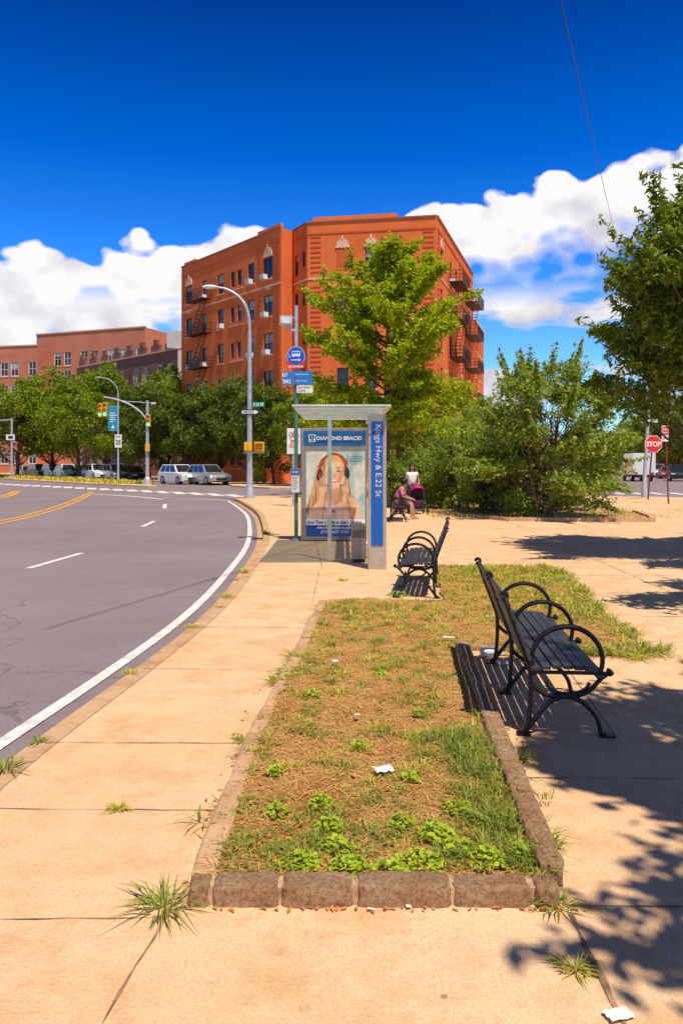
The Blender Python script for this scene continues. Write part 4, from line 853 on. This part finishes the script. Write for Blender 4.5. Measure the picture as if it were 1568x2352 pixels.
# ---------------------------------------------------------------- trees
L_t1=leafmat('leaf_dark',(.05,.10,.012),(.22,.27,.03),.35); L_gk=leafmat('leaf_ginkgo',(.21,.30,.012),(.60,.62,.03),.45); L_bs=leafmat('leaf_bush',(.12,.20,.03),(.48,.54,.09),.4); L_rt=leafmat('leaf_right',(.07,.13,.018),(.34,.40,.04),.42); L_lt=leafmat('leaf_street',(.11,.20,.01),(.38,.43,.025),.38)
M_bark=pm('bark',(.12,.075,.05),.95,var=.3,bump=.5,bscale=20)
def crown_tree(seed,H,zc,rx,rz,n,ls,lmat,tr=.16,nc=60,cr=.55,droop=0,upb=.5,asp=.55,stems=1,ntw=0,tl=1.):
    r=random.Random(seed); g=np.random.default_rng(seed); tk=MB(); C=[]
    for _ in range(nc):
        v=Vector((r.gauss(0,1),r.gauss(0,1),r.gauss(0,1))).normalized(); k=r.uniform(.4,1.0)**.6*(1+.28*mn.noise(v*1.9+Vector((seed,0,0))))
        C.append(Vector((v.x*rx*k,v.y*rx*k,zc+v.z*rz*k)))
    base_=[]
    for s_ in range(stems):
        a=r.uniform(0,6.28); b=.25*(stems>1); top=Vector((r.uniform(-.2,.2)*rx*(stems>1)*2,r.uniform(-.2,.2)*rx,zc+rz*.3))
        P=[Vector((b*math.cos(a),b*math.sin(a),-.02))]; P+= [P[0].lerp(top,q)+Vector((r.uniform(-.06,.06),r.uniform(-.06,.06),0))*rx*.3 for q in (.25,.5,.75)]+[top]
        P=catmull([tuple(p) for p in P],3); m=len(P); tk.tube(P,[tr*(1-.8*i/m)*(1.25 if i==0 else 1) for i in range(m)],8); base_.append(P)
    for c in C:
        P=r.choice(base_); zt=max(.15*zc,c.z-.45*abs(c.z-zc)-rx*.45*r.uniform(.6,1.2)); p0=min(P,key=lambda p:abs(p.z-zt)); mid=p0.lerp(c,.55)+Vector((0,0,-.06*rx))
        tk.tube([p0,p0.lerp(mid,.5)+Vector((r.uniform(-.05,.05)*rx,0,0)),mid,c],[tr*.28,tr*.2,tr*.13,tr*.04],5,cap=False)
    Cn=np.array([tuple(c) for c in C]); w=g.uniform(.5,1.4,nc); w/=w.sum(); idx_=g.choice(nc,n,p=w); 
    rad=(cr*g.uniform(.6,1.4,nc))[idx_][:,None]
    off=g.normal(size=(n,3)); off=off/np.linalg.norm(off,axis=1,keepdims=True)*(g.uniform(0,1,(n,1))**.45)*rad; off[:,2]*=.7
    P=Cn[idx_]+off+g.normal(size=(n,3))*.08*rad
    if ntw:
        for _ in range(ntw):
            c=r.choice(C); d=Vector((c.x,c.y,(c.z-zc)*1.0+rx*.5)).normalized(); L=r.uniform(.5,1.3)*cr*1.8*tl; t_=g.uniform(0,1,34)[:,None]
            P=np.vstack([P,np.array(c)+np.array(d)*t_*L+g.normal(size=(34,3))*.09*cr*(1.6-t_)]); tk.tube([c,c+d*L*.9],[tr*.05,tr*.01],4,cap=False)
    P=P[P[:,2]>.12]
    return tk.mesh('trunk',M_bark,True),leaves('crown',P,ls,lmat,asp,upb,droop)
def plant(ms,name,label,cat,loc,rz=0,sc=(1,1,1),group=None):
    t=thing(name,label,cat,loc,rz,group); t.scale=sc; link('trunk' if cat=='tree' else 'stems',ms[0],t); link('crown' if cat=='tree' else 'foliage',ms[1],t); return t
var=[crown_tree(11+i,10,6.2,4.2,4.2,17000,.30,L_lt if i!=1 else L_t1,.2,75,1.1) for i in range(3)]
TL=[(40,868,92,1.25,'tree crown at the left edge over the parked tan car'),(120,852,96,1.2,'round tree second from the left edge'),(185,885,86,.95,'tree behind the left end of the signal arm'),(245,842,100,1.15,'taller tree behind the blue banner'),(345,880,80,.8,'tree just right of the signal mast'),(388,838,86,1.0,'tall tree beside the left corner of the brick block'),(440,885,78,.9,'dark tree behind the white sport utility car'),(505,872,74,.8,'dark tree behind the silver sport utility car'),(570,862,71,.75,'tree seen behind the curved lamp pole'),(630,880,64,.7,'tree between lamp pole and bus stop pole'),(705,872,58,.6,'tree behind the bus stop pole'),(300,930,92,.7,'low tree between banner and signal mast')]
for i,(px,py,Yt,k,lab) in enumerate(TL):
    top=CH+(HY-py)/F*Yt; ms=var[(0,2,0,2,1,0,1,1,1,1,2,0)[i]]
    plant(ms,'street_tree',lab,'tree',((px-CX)/F*Yt,Yt,-.0),i*1.3,(k,k,top/10.6),'street trees on the far side')
for i,(px,py,Yt,k,lab) in enumerate([(1490,930,120,1.2,'far tree behind the stop sign'),(1555,900,105,1.2,'far tree at the right edge behind the parking sign'),(1440,1000,170,1.2,'distant tree above the white truck'),(1375,985,190,1.2,'distant tree at the end of the right street'),(1410,1010,210,1.3,'most distant tree down the right street'),(1530,985,150,1.3,'distant tree right of the truck'),(20,1000,150,1.4,'distant tree low at the left edge')]):
    top=CH+(HY-py)/F*Yt; plant(var[i%3],'street_tree',lab,'tree',((px-CX)/F*Yt,Yt,0),i*2.1,(k,k,top/10.6),'distant street trees')
for i,(px,py,Yt,k,lab) in enumerate([(1010,850,50,.75,'broad tree right behind the ginkgo'),(790,905,47,.55,'low tree behind the bus shelter roof'),(945,905,46,.6,'low tree beneath the ginkgo'),(1110,915,44,.5,'tree behind the large right bush')]):
    top=CH+(HY-py)/F*Yt; plant(crown_tree(40+i,10,5.6,4.4,4.6,15000,.30,L_gk if i!=3 else L_bs,.16,70,1.1),'tree',lab,'tree',((px-CX)/F*Yt,Yt,0),i,(k,k,top/10.2))
def ginkgo():
    r=random.Random(9); g=np.random.default_rng(5); tk=MB(); tk.tube([(0,0,0),(.05,0,3),(0,.05,6),(.1,0,9),(.3,0,11.2),(.6,0,12.9)],[.22,.18,.15,.1,.06,.02],10); P=[]
    N=84
    for i in range(N):
        z=3.0+9.2*(i/N); f=(z-3.0)/9.2; L=(np.interp(f,[0,.15,.4,.62,.8,.92,1],[3.4,4.2,4.1,4.3,3.9,2.6,1.4]))*r.choice((.5,.75,1.0,1.1)); a=i*2.4+r.uniform(-.6,.6); el=r.uniform(-.05,.4)+.5*f
        d=Vector((math.cos(a)*math.cos(el),math.sin(a)*math.cos(el),math.sin(el))); p0=Vector((.25*f,0,max(2.2,z-.7*f*L*.5))); c=p0+d*L; m=p0.lerp(c,.5)+Vector((0,0,-.12))
        tk.tube([p0,m,c],[.06,.035,.012],5,cap=False)
        n=int(140*L/2.5)+30; t=g.uniform(.22,1.02,n)[:,None]; q=np.where(t<.5,np.array(p0)+(np.array(m)-np.array(p0))*t*2,np.array(m)+(np.array(c)-np.array(m))*(t-.5)*2)
        P.append(q+g.normal(size=(n,3))*np.array([.17,.17,.12]))
        for _ in range(8):
            tt=r.uniform(.3,1); b=p0.lerp(c,tt); dd=(d*.8+Vector((r.uniform(-.9,.9),r.uniform(-.9,.9),r.uniform(-.5,.6)))).normalized(); l2=r.uniform(.4,1.1); n2=50
            t=g.uniform(0,1,n2)[:,None]; P.append(np.array(b)+np.array(dd)*t*l2+g.normal(size=(n2,3))*.1); tk.tube([b,b+dd*l2*.9],[.015,.006],4,cap=False)
    return tk.mesh('trunk',M_bark,True),leaves('crown',np.vstack(P),.19,L_gk,.8,.6)
plant(ginkgo(),'ginkgo_tree','tall bright green tree with feathery crown in front of the brick block','tree',((888-CX)/F*40,40,0))
plant(crown_tree(71,5,2.6,2.4,2.35,24000,.14,L_bs,.07,110,.45,stems=9,ntw=330,tl=1.1,asp=.5),'large_bush','large loose bush with many stems in the middle right','bush',(6.3,24.6,0))
for i,(px,Yt,rx,zt,lab) in enumerate([(925,31,1.1,1.9,'leftmost shrub behind the people'),(1000,30,1.3,2.3,'shrub right of the standing woman'),(1060,28,1.3,2.5,'dense shrub second from the big bush'),(1125,26.5,1.2,2.2,'shrub touching the left side of the big bush'),(1190,27,1.3,2.4,'shrub behind the big bush stems'),(1290,28,1.3,2.6,'shrub behind the right part of the big bush'),(1010,36,1.5,3.2,'taller shrub behind the row of shrubs'),(1090,34,1.6,3.4,'tall shrub below the fire escapes')]):
    plant(crown_tree(90+i,zt,zt*.5,rx,zt*.5,9000,.12,L_bs if i%2 else L_rt,.03,50,.36,stems=5,ntw=70,asp=.5),'shrub',lab,'shrub',((px-CX)/F*Yt,Yt,0))
for i,(px,Yt) in enumerate(((590,63),(604,64))):
    plant(crown_tree(120+i,2.2,1.1,.38,1.1,2500,.12,L_bs,.03,30,.22),'conifer_shrub',('left' if i==0 else 'right')+' of two small upright shrubs by the far kerb','shrub',((px-CX)/F*Yt,Yt,0))
plant(crown_tree(150,8,4.3,2.75,2.35,44000,.17,L_rt,.15,120,.5,droop=.8,asp=.34,ntw=230,tl=.9),'leafy_tree','large willow leaved tree filling the right edge','tree',(7.2,13.9,0))
plant(crown_tree(151,7,4.7,1.6,1.3,14000,.17,L_rt,.12,60,.5,droop=.8,asp=.5),'leafy_tree','tree to the right of the front bench','tree',(6.5,7.6,0))
plant(crown_tree(152,7,5.3,2.4,1.1,40000,.16,L_rt,.15,170,.42,droop=.8,asp=.5,ntw=160,tl=.8),'leafy_tree','tree shading the right foreground pavement','tree',(4.95,1.5,0))
vg=[]
for _ in range(2600):
    t=random.random(); a=Vector((-16,64)).lerp(Vector((-52,112)),t); o_=random.uniform(-2.2,1.2); vg.append((a.x+o_*.8,a.y+o_*.6,0,random.uniform(.15,.5),random.uniform(0,6.28),random.uniform(.2,.9),.12))
for _ in range(2500):
    x=random.uniform(2.6,10); vg.append((x,random.uniform(23.5,33),0.04,random.uniform(.05,.14),random.uniform(0,6.28),random.uniform(.2,1),.02))
for _ in range(500):
    vg.append((random.gauss(12.8,.8),random.gauss(27,1.2),0,random.uniform(.04,.1),random.uniform(0,6.28),random.uniform(.2,1),.02))
tag(link('verge_grass',blades('verge_grass',vg,L_yg)),'grass on the median and around the shrubs','grass',kind='stuff')
mb=MB(); mb.prism([(2.9,27.5),(4.9,23.3),(8.9,23.0),(9.3,24.3),(9.8,27),(10,38),(4,38),(1.8,33)],0.002,.05); tag(mb.build('shrub_bed_soil',pm('shrub_soil',(.50,.28,.13),1,var=.35,scale=3)),kind='structure')
kb=thing('shrub_bed_kerb','low stone kerb around the shrub bed','kerb',(0,0,0)); mb=MB(); PP=[(2.85,27.6),(4.85,23.25),(8.95,22.9),(9.4,24.3),(9.9,27)]
for i in range(4): mb.bar((PP[i][0],PP[i][1],.05),(PP[i+1][0],PP[i+1][1],.05),.14,.11)
mb.build('kerb_edge',M_kerbc,kb)
# ---------------------------------------------------------------- people
def skin(name,V,E,mat,parent,root=0,sub=1):
    me=bpy.data.meshes.new('s'); me.from_pydata([v[0] for v in V],E,[]); ob=bpy.data.objects.new('s',me); COL.objects.link(ob)
    md=ob.modifiers.new('k','SKIN'); md.use_smooth_shade=True
    if not me.skin_vertices: 
        bm=bmesh.new(); bm.from_mesh(me); bm.verts.layers.skin.verify(); bm.to_mesh(me); bm.free()
    for i,v in enumerate(V):
        r=v[1]; sv=me.skin_vertices[0].data[i]; sv.radius=r if isinstance(r,tuple) else (r,r); sv.use_root=(i==root)
    sb=ob.modifiers.new('u','SUBSURF'); sb.levels=sub; sb.render_levels=sub
    dg=bpy.context.evaluated_depsgraph_get(); out=bpy.data.meshes.new_from_object(ob.evaluated_get(dg)); bpy.data.objects.remove(ob)
    out.materials.clear(); out.materials.append(mat); out.polygons.foreach_set('use_smooth',[True]*len(out.polygons)); return link(name,out,parent)
def body(parent,J,skinm):
    V=[];E=[];ix={}
    def a(n,co,r,par=None):
        ix[n]=len(V); V.append((co,r)); 
        if par: E.append((ix[par],ix[n]))
    a('pel',J['pel'],(.13,.10)); a('waist',J['waist'],(.115,.085),'pel'); a('chest',J['chest'],(.14,.1),'waist'); a('neck',J['neck'],.048,'chest'); a('chin',J['chin'],(.06,.065),'neck'); a('head',J['head'],(.075,.09),'chin'); a('crown',J['crown'],(.055,.065),'head')
    for s,n in ((-1,'L'),(1,'R')):
        a('sh'+n,J['sh'+n],.05,'chest'); a('el'+n,J['el'+n],.037,'sh'+n); a('wr'+n,J['wr'+n],.024,'el'+n)
        w=Vector(J['wr'+n]); d=(w-Vector(J['el'+n])).normalized(); h=w+d*.07; a('hd'+n,tuple(h),(.034,.018),'wr'+n)
        side=Vector((1,0,0)); 
        for k in range(4):
            b=h+side*(k-1.5)*.019+d*.03; l=(.035,.042,.04,.03)[k]; a('f%d%s'%(k,n),tuple(b),.0095,'hd'+n); a('g%d%s'%(k,n),tuple(b+d*l+Vector((0,0,-.02))),.008,'f%d%s'%(k,n))
        a('t'+n,tuple(w+d*.04+side*(-s)*.035),.011,'wr'+n); a('u'+n,tuple(w+d*.07+side*(-s)*.045),.009,'t'+n)
        a('hip'+n,J['hip'+n],.088,'pel'); a('kn'+n,J['kn'+n],.056,'hip'+n); a('an'+n,J['an'+n],.036,'kn'+n); a('toe'+n,J['toe'+n],(.04,.028),'an'+n)
    return skin('body',V,E,skinm,parent)
sk=pm('skin_brown',(.44,.22,.13),.55,var=.05); sk2=pm('skin_tan',(.50,.26,.16),.55,var=.05); hairm=pm('hair_black',(.012,.009,.008),.5)
wt=thing('person','woman in white short sleeved top standing behind a magenta stroller','person',((946-CX)/F*27.2,27.2,0),R(8))
J=dict(pel=(0,0,.93),waist=(0,0,1.08),chest=(0,0,1.27),neck=(0,0,1.41),chin=(0,-.015,1.475),head=(0,-.005,1.555),crown=(0,.01,1.62),
 shL=(-.165,0,1.35),elL=(-.23,-.03,1.1),wrL=(-.17,-.24,1.02),shR=(.165,0,1.35),elR=(.23,-.03,1.1),wrR=(.17,-.24,1.02),
 hipL=(-.09,0,.86),knL=(-.1,-.02,.48),anL=(-.1,.01,.07),toeL=(-.11,-.14,.03),hipR=(.09,0,.86),knR=(.12,-.05,.48),anR=(.12,-.03,.07),toeR=(.13,-.18,.03))
body(wt,J,sk)
def shirt(p,J,mat,name='shirt',k=1.,sleeve=.45):
    V=[(J['pel'],(.15*k,.12*k)),(J['waist'],(.132*k,.102*k)),(J['chest'],(.16*k,.12*k)),(tuple(Vector(J['chest']).lerp(Vector(J['neck']),.6)),(.09,.07))];E=[(0,1),(1,2),(2,3)]
    for n in 'LR': 
        i=len(V); V+=[(J['sh'+n],.068),(tuple(Vector(J['sh'+n]).lerp(Vector(J['el'+n]),sleeve)),.055)]; E+=[(2,i),(i,i+1)]
    return skin(name,V,E,mat,p)
def pants(p,J,mat,t=1.):
    V=[(J['pel'],(.15,.12))];E=[]
    for n in 'LR':
        i=len(V); V+=[(J['hip'+n],.103),(J['kn'+n],.07)]; E+=[(0,i),(i,i+1)]
        if t>.5: V.append((tuple(Vector(J['kn'+n]).lerp(Vector(J['an'+n]),t)),.055)); E.append((i+1,i+2))
    return skin('trousers',V,E,mat,p)
shirt(wt,J,pm('cloth_white',(.85,.83,.81),.8),k=1.15); pants(wt,J,pm('cloth_dark',(.05,.05,.07),.8),.8)
def face(p,h):
    mb=MB(); x,y,z=h
    for s in (-1,1): mb.ball((x+s*.028,y-.082,z+.012),(.011,.006,.006),8,0)
    mb.ball((x,y-.085,z-.045),(.024,.007,.007),8,1); mb.build('facial_features',[black,pm('lips',(.35,.08,.07),.5)],p,True)
    mb=MB(); mb.tube([(x,y-.085,z+.01),(x,y-.105,z-.018),(x,y-.088,z-.024)],[.006,.012,.008],6); mb.build('nose',sk if p is wt else sk2,p,True)
    mb=MB()
    for s in (-1,1): mb.ball((x+s*.08,y+.005,z-.005),(.01,.018,.028),8)
    mb.build('ears',sk if p is wt else sk2,p,True)
face(wt,J['head'])
mb=MB(); mb.ball((0,.035,1.59),(.1,.1,.1),14); mb.ball((0,.07,1.5),(.1,.06,.14),12); mb.ball((-.08,.04,1.5),(.028,.045,.11),10); mb.ball((.08,.04,1.5),(.028,.045,.11),10); mb.build('hair',hairm,wt,True)
sx,sy=(959-CX)/F*26.5,26.5
stt=thing('stroller','magenta and black baby stroller in front of the woman in white','stroller',(sx,sy,0),R(6))
mag=pm('magenta_fabric',(.45,.01,.16),.7)
mb=MB(); 
for s in (-.24,.24): mb.tube([(s,.6,1.0),(s,.45,.95),(s,.0,.45),(s,-.35,.12)],.014,6); mb.tube([(s,.35,.12),(s,.1,.6)],.014,6); 
mb.tube([(-.24,.6,1.0),(.24,.6,1.0)],.018,6); mb.tube([(-.24,-.3,.16),(.24,-.3,.16)],.012,6); mb.tube([(-.24,.35,.12),(.24,.35,.12)],.012,6); mb.build('frame',black,stt,True)
mb=MB(); V=[];n=10;m=8
for i in range(m+1):
    a=R(35+i*95/m)
    for k in range(n+1):
        b=PI*k/n; V.append((.24*math.cos(b),.12-.32*math.sin(b)*math.cos(a)*1.,.66+.30*math.sin(b)*math.sin(a)*.95+.05))
mb.add(V,[(i*(n+1)+k,i*(n+1)+k+1,(i+1)*(n+1)+k+1,(i+1)*(n+1)+k) for i in range(m) for k in range(n)]); mb.build('canopy',mag,stt,True)
mb=MB(); mb.box(-.2,.2,-.12,.22,.38,.46); mb.box(-.2,.2,.2,.27,.46,.85); mb.box(-.18,.18,-.2,-.12,.2,.44); mb.build('seat',pm('seat_fabric',(.06,.015,.035),.8),stt,bevel=.03)
mb=MB(); mb.box(-.2,.2,.02,.34,.16,.3); mb.build('basket',black,stt,bevel=.02)
for s in (-.26,.26):
    for yy in (-.33,.36):
        mb=MB(); mb.tube([(s-.02,yy,.1),(s+.02,yy,.1)],.1,14); mb.build('wheel',M_tyre,stt)
sp=thing('person','person in pink checked shirt sitting on the distant bench seen from behind','person',(1.66,23.95,0),R(78))
J2=dict(pel=(0,0,.53),waist=(0,-.06,.67),chest=(0,-.14,.86),neck=(0,-.19,.99),chin=(0,-.24,1.04),head=(0,-.25,1.12),crown=(0,-.24,1.18),
 shL=(-.18,-.15,.93),elL=(-.26,-.22,.69),wrL=(-.16,-.42,.63),shR=(.18,-.15,.93),elR=(.26,-.22,.69),wrR=(.16,-.42,.63),
 hipL=(-.1,-.04,.51),knL=(-.14,-.44,.50),anL=(-.14,-.46,.07),toeL=(-.15,-.6,.03),hipR=(.1,-.04,.51),knR=(.14,-.44,.50),anR=(.16,-.5,.07),toeR=(.17,-.64,.03))
body(sp,J2,sk2)
m,nt,b=base('checked_cloth'); pos=nd(nt,'ShaderNodeTexCoord').outputs['Object']; ck=nd(nt,'ShaderNodeTexChecker'); ck.inputs['Scale'].default_value=26; nt.links.new(pos,ck.inputs['Vector']); ck.inputs['Color1'].default_value=(.48,.08,.13,1); ck.inputs['Color2'].default_value=(.66,.28,.32,1); nt.links.new(ck.outputs[0],b.inputs['Base Color']); b.inputs['Roughness'].default_value=.9
shirt(sp,J2,m,k=1.55,sleeve=.97); pants(sp,J2,pm('cloth_khaki',(.22,.12,.09),.8),.45); face(sp,J2['head'])
mb=MB(); mb.ball((0,-.215,1.14),(.105,.115,.11),14); mb.build('hair',hairm,sp,True)
# ---------------------------------------------------------------- litter
def paper(px,py,w,h,lab,z=0.,seed=0):
    r=random.Random(seed+px); x,y=G(px,py,z); mb=MB(); n=6; V=[]
    for i in range(n+1):
        for j in range(n+1): V.append(((i/n-.5)*w+r.uniform(-.1,.1)*w/n,(j/n-.5)*h,.003+r.uniform(0,1)*.1*min(w,h)*(1+abs(i/n-.5))))
    mb.add(V,[(i*(n+1)+j,(i+1)*(n+1)+j,(i+1)*(n+1)+j+1,i*(n+1)+j+1) for i in range(n) for j in range(n)])
    o=mb.build('paper_litter',white,None,True); o.location=(x,y,z+.008); o.rotation_euler=(0,0,r.uniform(-.4,.4)); tag(o,lab,'litter')
paper(880,1772,.10,.08,'crumpled white paper lying in the middle of the bed',.075); paper(770,1521,.05,.06,'small white scrap near the left edge of the bed',.075); paper(1030,1466,.1,.05,'white scrap behind the bench inset in the bed',.075); paper(1420,2338,.085,.05,'white paper at the bottom right corner'); paper(1155,1527,.12,.08,'white and blue scrap under the far end of the front bench'); paper(938,2088,.02,.02,'tiny white scrap in front of the kerb stones'); paper(852,2094,.03,.012,'thin white stub in front of the kerb stones'); paper(820,1645,.03,.03,'tiny white scrap in the middle of the bed',.075)
x,y=G(1122,1508); cp=MB(); cp.tube([(-.06,0,.04),(.06,.02,.035)],[.042,.032],14); cp.tube([(-.066,-.001,.04),(-.06,0,.04)],.045,14); cp=cp.build('paper_cup',white,None,True); cp.location=(x,y,.004); tag(cp,'white paper cup lying beside the kerb behind the front bench','cup')
P1=Vector(((1287-CX)/F*20,20,CH+(HY+0)/F*20)); P2=Vector(((1412-CX)/F*60,60,CH+(HY-540)/F*60)); dv=P2-P1
mb=MB(); mb.tube([P1-dv*.4,P1-dv*.1,P1,P1+dv*.3+Vector((0,0,-.1)),P1+dv*.6+Vector((0,0,-.1)),P2,P2+dv*.5],.014,5); tag(mb.build('overhead_cable',pm('cable',(.10,.03,.12),.6)),'thin dark red cable crossing the sky at upper right','cable')
# ---------------------------------------------------------------- world
w=bpy.data.worlds.new('World'); S.world=w; w.use_nodes=True; nt=w.node_tree; bg=nt.nodes['Background']
sun=Vector((.24,-.42,1)).normalized(); el=math.asin(sun.z); az=math.atan2(sun.x,sun.y)
sky=nd(nt,'ShaderNodeTexSky',sky_type='NISHITA'); sky.sun_disc=False; sky.sun_elevation=el; sky.sun_rotation=az; sky.air_density=1.; sky.dust_density=.3; sky.ozone_density=3.
tc=nd(nt,'ShaderNodeTexCoord').outputs['Generated']; sp_=nd(nt,'ShaderNodeSeparateXYZ'); nt.links.new(tc,sp_.inputs[0]); x,y,z=sp_.outputs
m_=lambda *a,**k:mth(nt,*a,**k)
h=m_('SQRT',m_('ADD',m_('MULTIPLY',x,x),m_('MULTIPLY',y,y))); v=m_('DIVIDE',z,m_('MAXIMUM',h,.001)); su=m_('DIVIDE',x,m_('MAXIMUM',h,.001))
mp=nd(nt,'ShaderNodeMapping'); nt.links.new(tc,mp.inputs[0]); mp.inputs['Scale'].default_value=(1,1,1.4)
n1=noise_(nt,mp.outputs[0],5.5,3,.5); n2=noise_(nt,mp.outputs[0],16,12,.6)
vo=nd(nt,'ShaderNodeTexVoronoi',feature='SMOOTH_F1'); vo.inputs['Scale'].default_value=17; vo.inputs['Smoothness'].default_value=.35; nt.links.new(mp.outputs[0],vo.inputs['Vector']); vd=vo.outputs['Distance']
vo2=nd(nt,'ShaderNodeTexVoronoi',feature='SMOOTH_F1'); vo2.inputs['Scale'].default_value=44; vo2.inputs['Smoothness'].default_value=.35; nt.links.new(mp.outputs[0],vo2.inputs['Vector']); vd2=vo2.outputs['Distance']
puff=m_('ADD',m_('MULTIPLY',m_('SUBTRACT',.4,vd),.075),m_('MULTIPLY',m_('SUBTRACT',.4,vd2),.03))
disp=m_('ADD',m_('ADD',m_('MULTIPLY',m_('SUBTRACT',n1,.5),.06),m_('MULTIPLY',m_('SUBTRACT',n2,.5),.045)),puff)
vt=m_('MULTIPLY_ADD',su,.155,.313); vb=m_('MULTIPLY_ADD',su,.14,.212); vv=m_('SUBTRACT',v,disp)
top=maprange(nt,m_('SUBTRACT',vt,vv),-.001,.009); bot=maprange(nt,m_('SUBTRACT',vv,vb),-.015,.03)
d1=m_('MULTIPLY',top,bot)
mp2=nd(nt,'ShaderNodeMapping'); nt.links.new(tc,mp2.inputs[0]); mp2.inputs['Scale'].default_value=(1,1,3.6); mp2.inputs['Location'].default_value=(.3,0,.35)
n3=m_('ADD',noise_(nt,mp2.outputs[0],4.5,11,.56),m_('MULTIPLY',puff,.7))
d2=m_('MULTIPLY',maprange(nt,n3,.465,.54),m_('MULTIPLY',maprange(nt,v,.225,.19),maprange(nt,v,.0,.03)))
cl=m_('MAXIMUM',d1,d2,clamp=True)
skyc=nd(nt,'ShaderNodeValToRGB'); cr=skyc.color_ramp; nt.links.new(v,skyc.inputs[0]); cr.elements[0].position=.0; cr.elements[0].color=(.40,.60,.74,1); cr.elements[1].position=1.; cr.elements[1].color=(.05,.07,.14,1)
for p,c in ((.12,(.24,.48,.74,1)),(.25,(.06,.32,.72,1)),(.38,(.0,.21,.60,1)),(.60,(.0,.085,.31,1)),(.75,(.02,.08,.22,1))): e=cr.elements.new(p); e.color=c
skt=mixc(nt,1.,mixc(nt,1.,sky.outputs[0],skyc.outputs[0],'MULTIPLY'),(2.4,2.4,2.4),'MULTIPLY')
dep=m_('SUBTRACT',vt,vv); sh_=maprange(nt,m_('ADD',m_('ADD',m_('MULTIPLY',dep,2.6),m_('MULTIPLY',m_('SUBTRACT',n2,.5),1.8)),m_('MULTIPLY',m_('SUBTRACT',vd,.4),1.1)),.15,.85)
cc=mixc(nt,sh_,(8.4,8.2,8.2),(5.3,5.2,6.1))
fin=mixc(nt,cl,skt,cc)
nt.links.new(fin,bg.inputs[0]); bg.inputs[1].default_value=.118
sl=bpy.data.lights.new('sun','SUN'); sl.energy=5.0; sl.angle=R(.53); sl.color=(1,.91,.76); so=bpy.data.objects.new('sun',sl); COL.objects.link(so); so.rotation_euler=sun.to_track_quat('Z','Y').to_euler()
# ---------------------------------------------------------------- camera
cam=bpy.data.cameras.new('camera'); co=bpy.data.objects.new('camera',cam); COL.objects.link(co); S.camera=co
co.location=(0,0,CH); co.rotation_euler=(PI/2,0,0); cam.sensor_fit='VERTICAL'; cam.sensor_height=36; cam.sensor_width=24; cam.lens=28.0; cam.shift_y=-113/2352; cam.clip_end=6000; cam.clip_start=.05
S.view_settings.view_transform='Standard'; S.view_settings.look='None'; S.view_settings.exposure=0
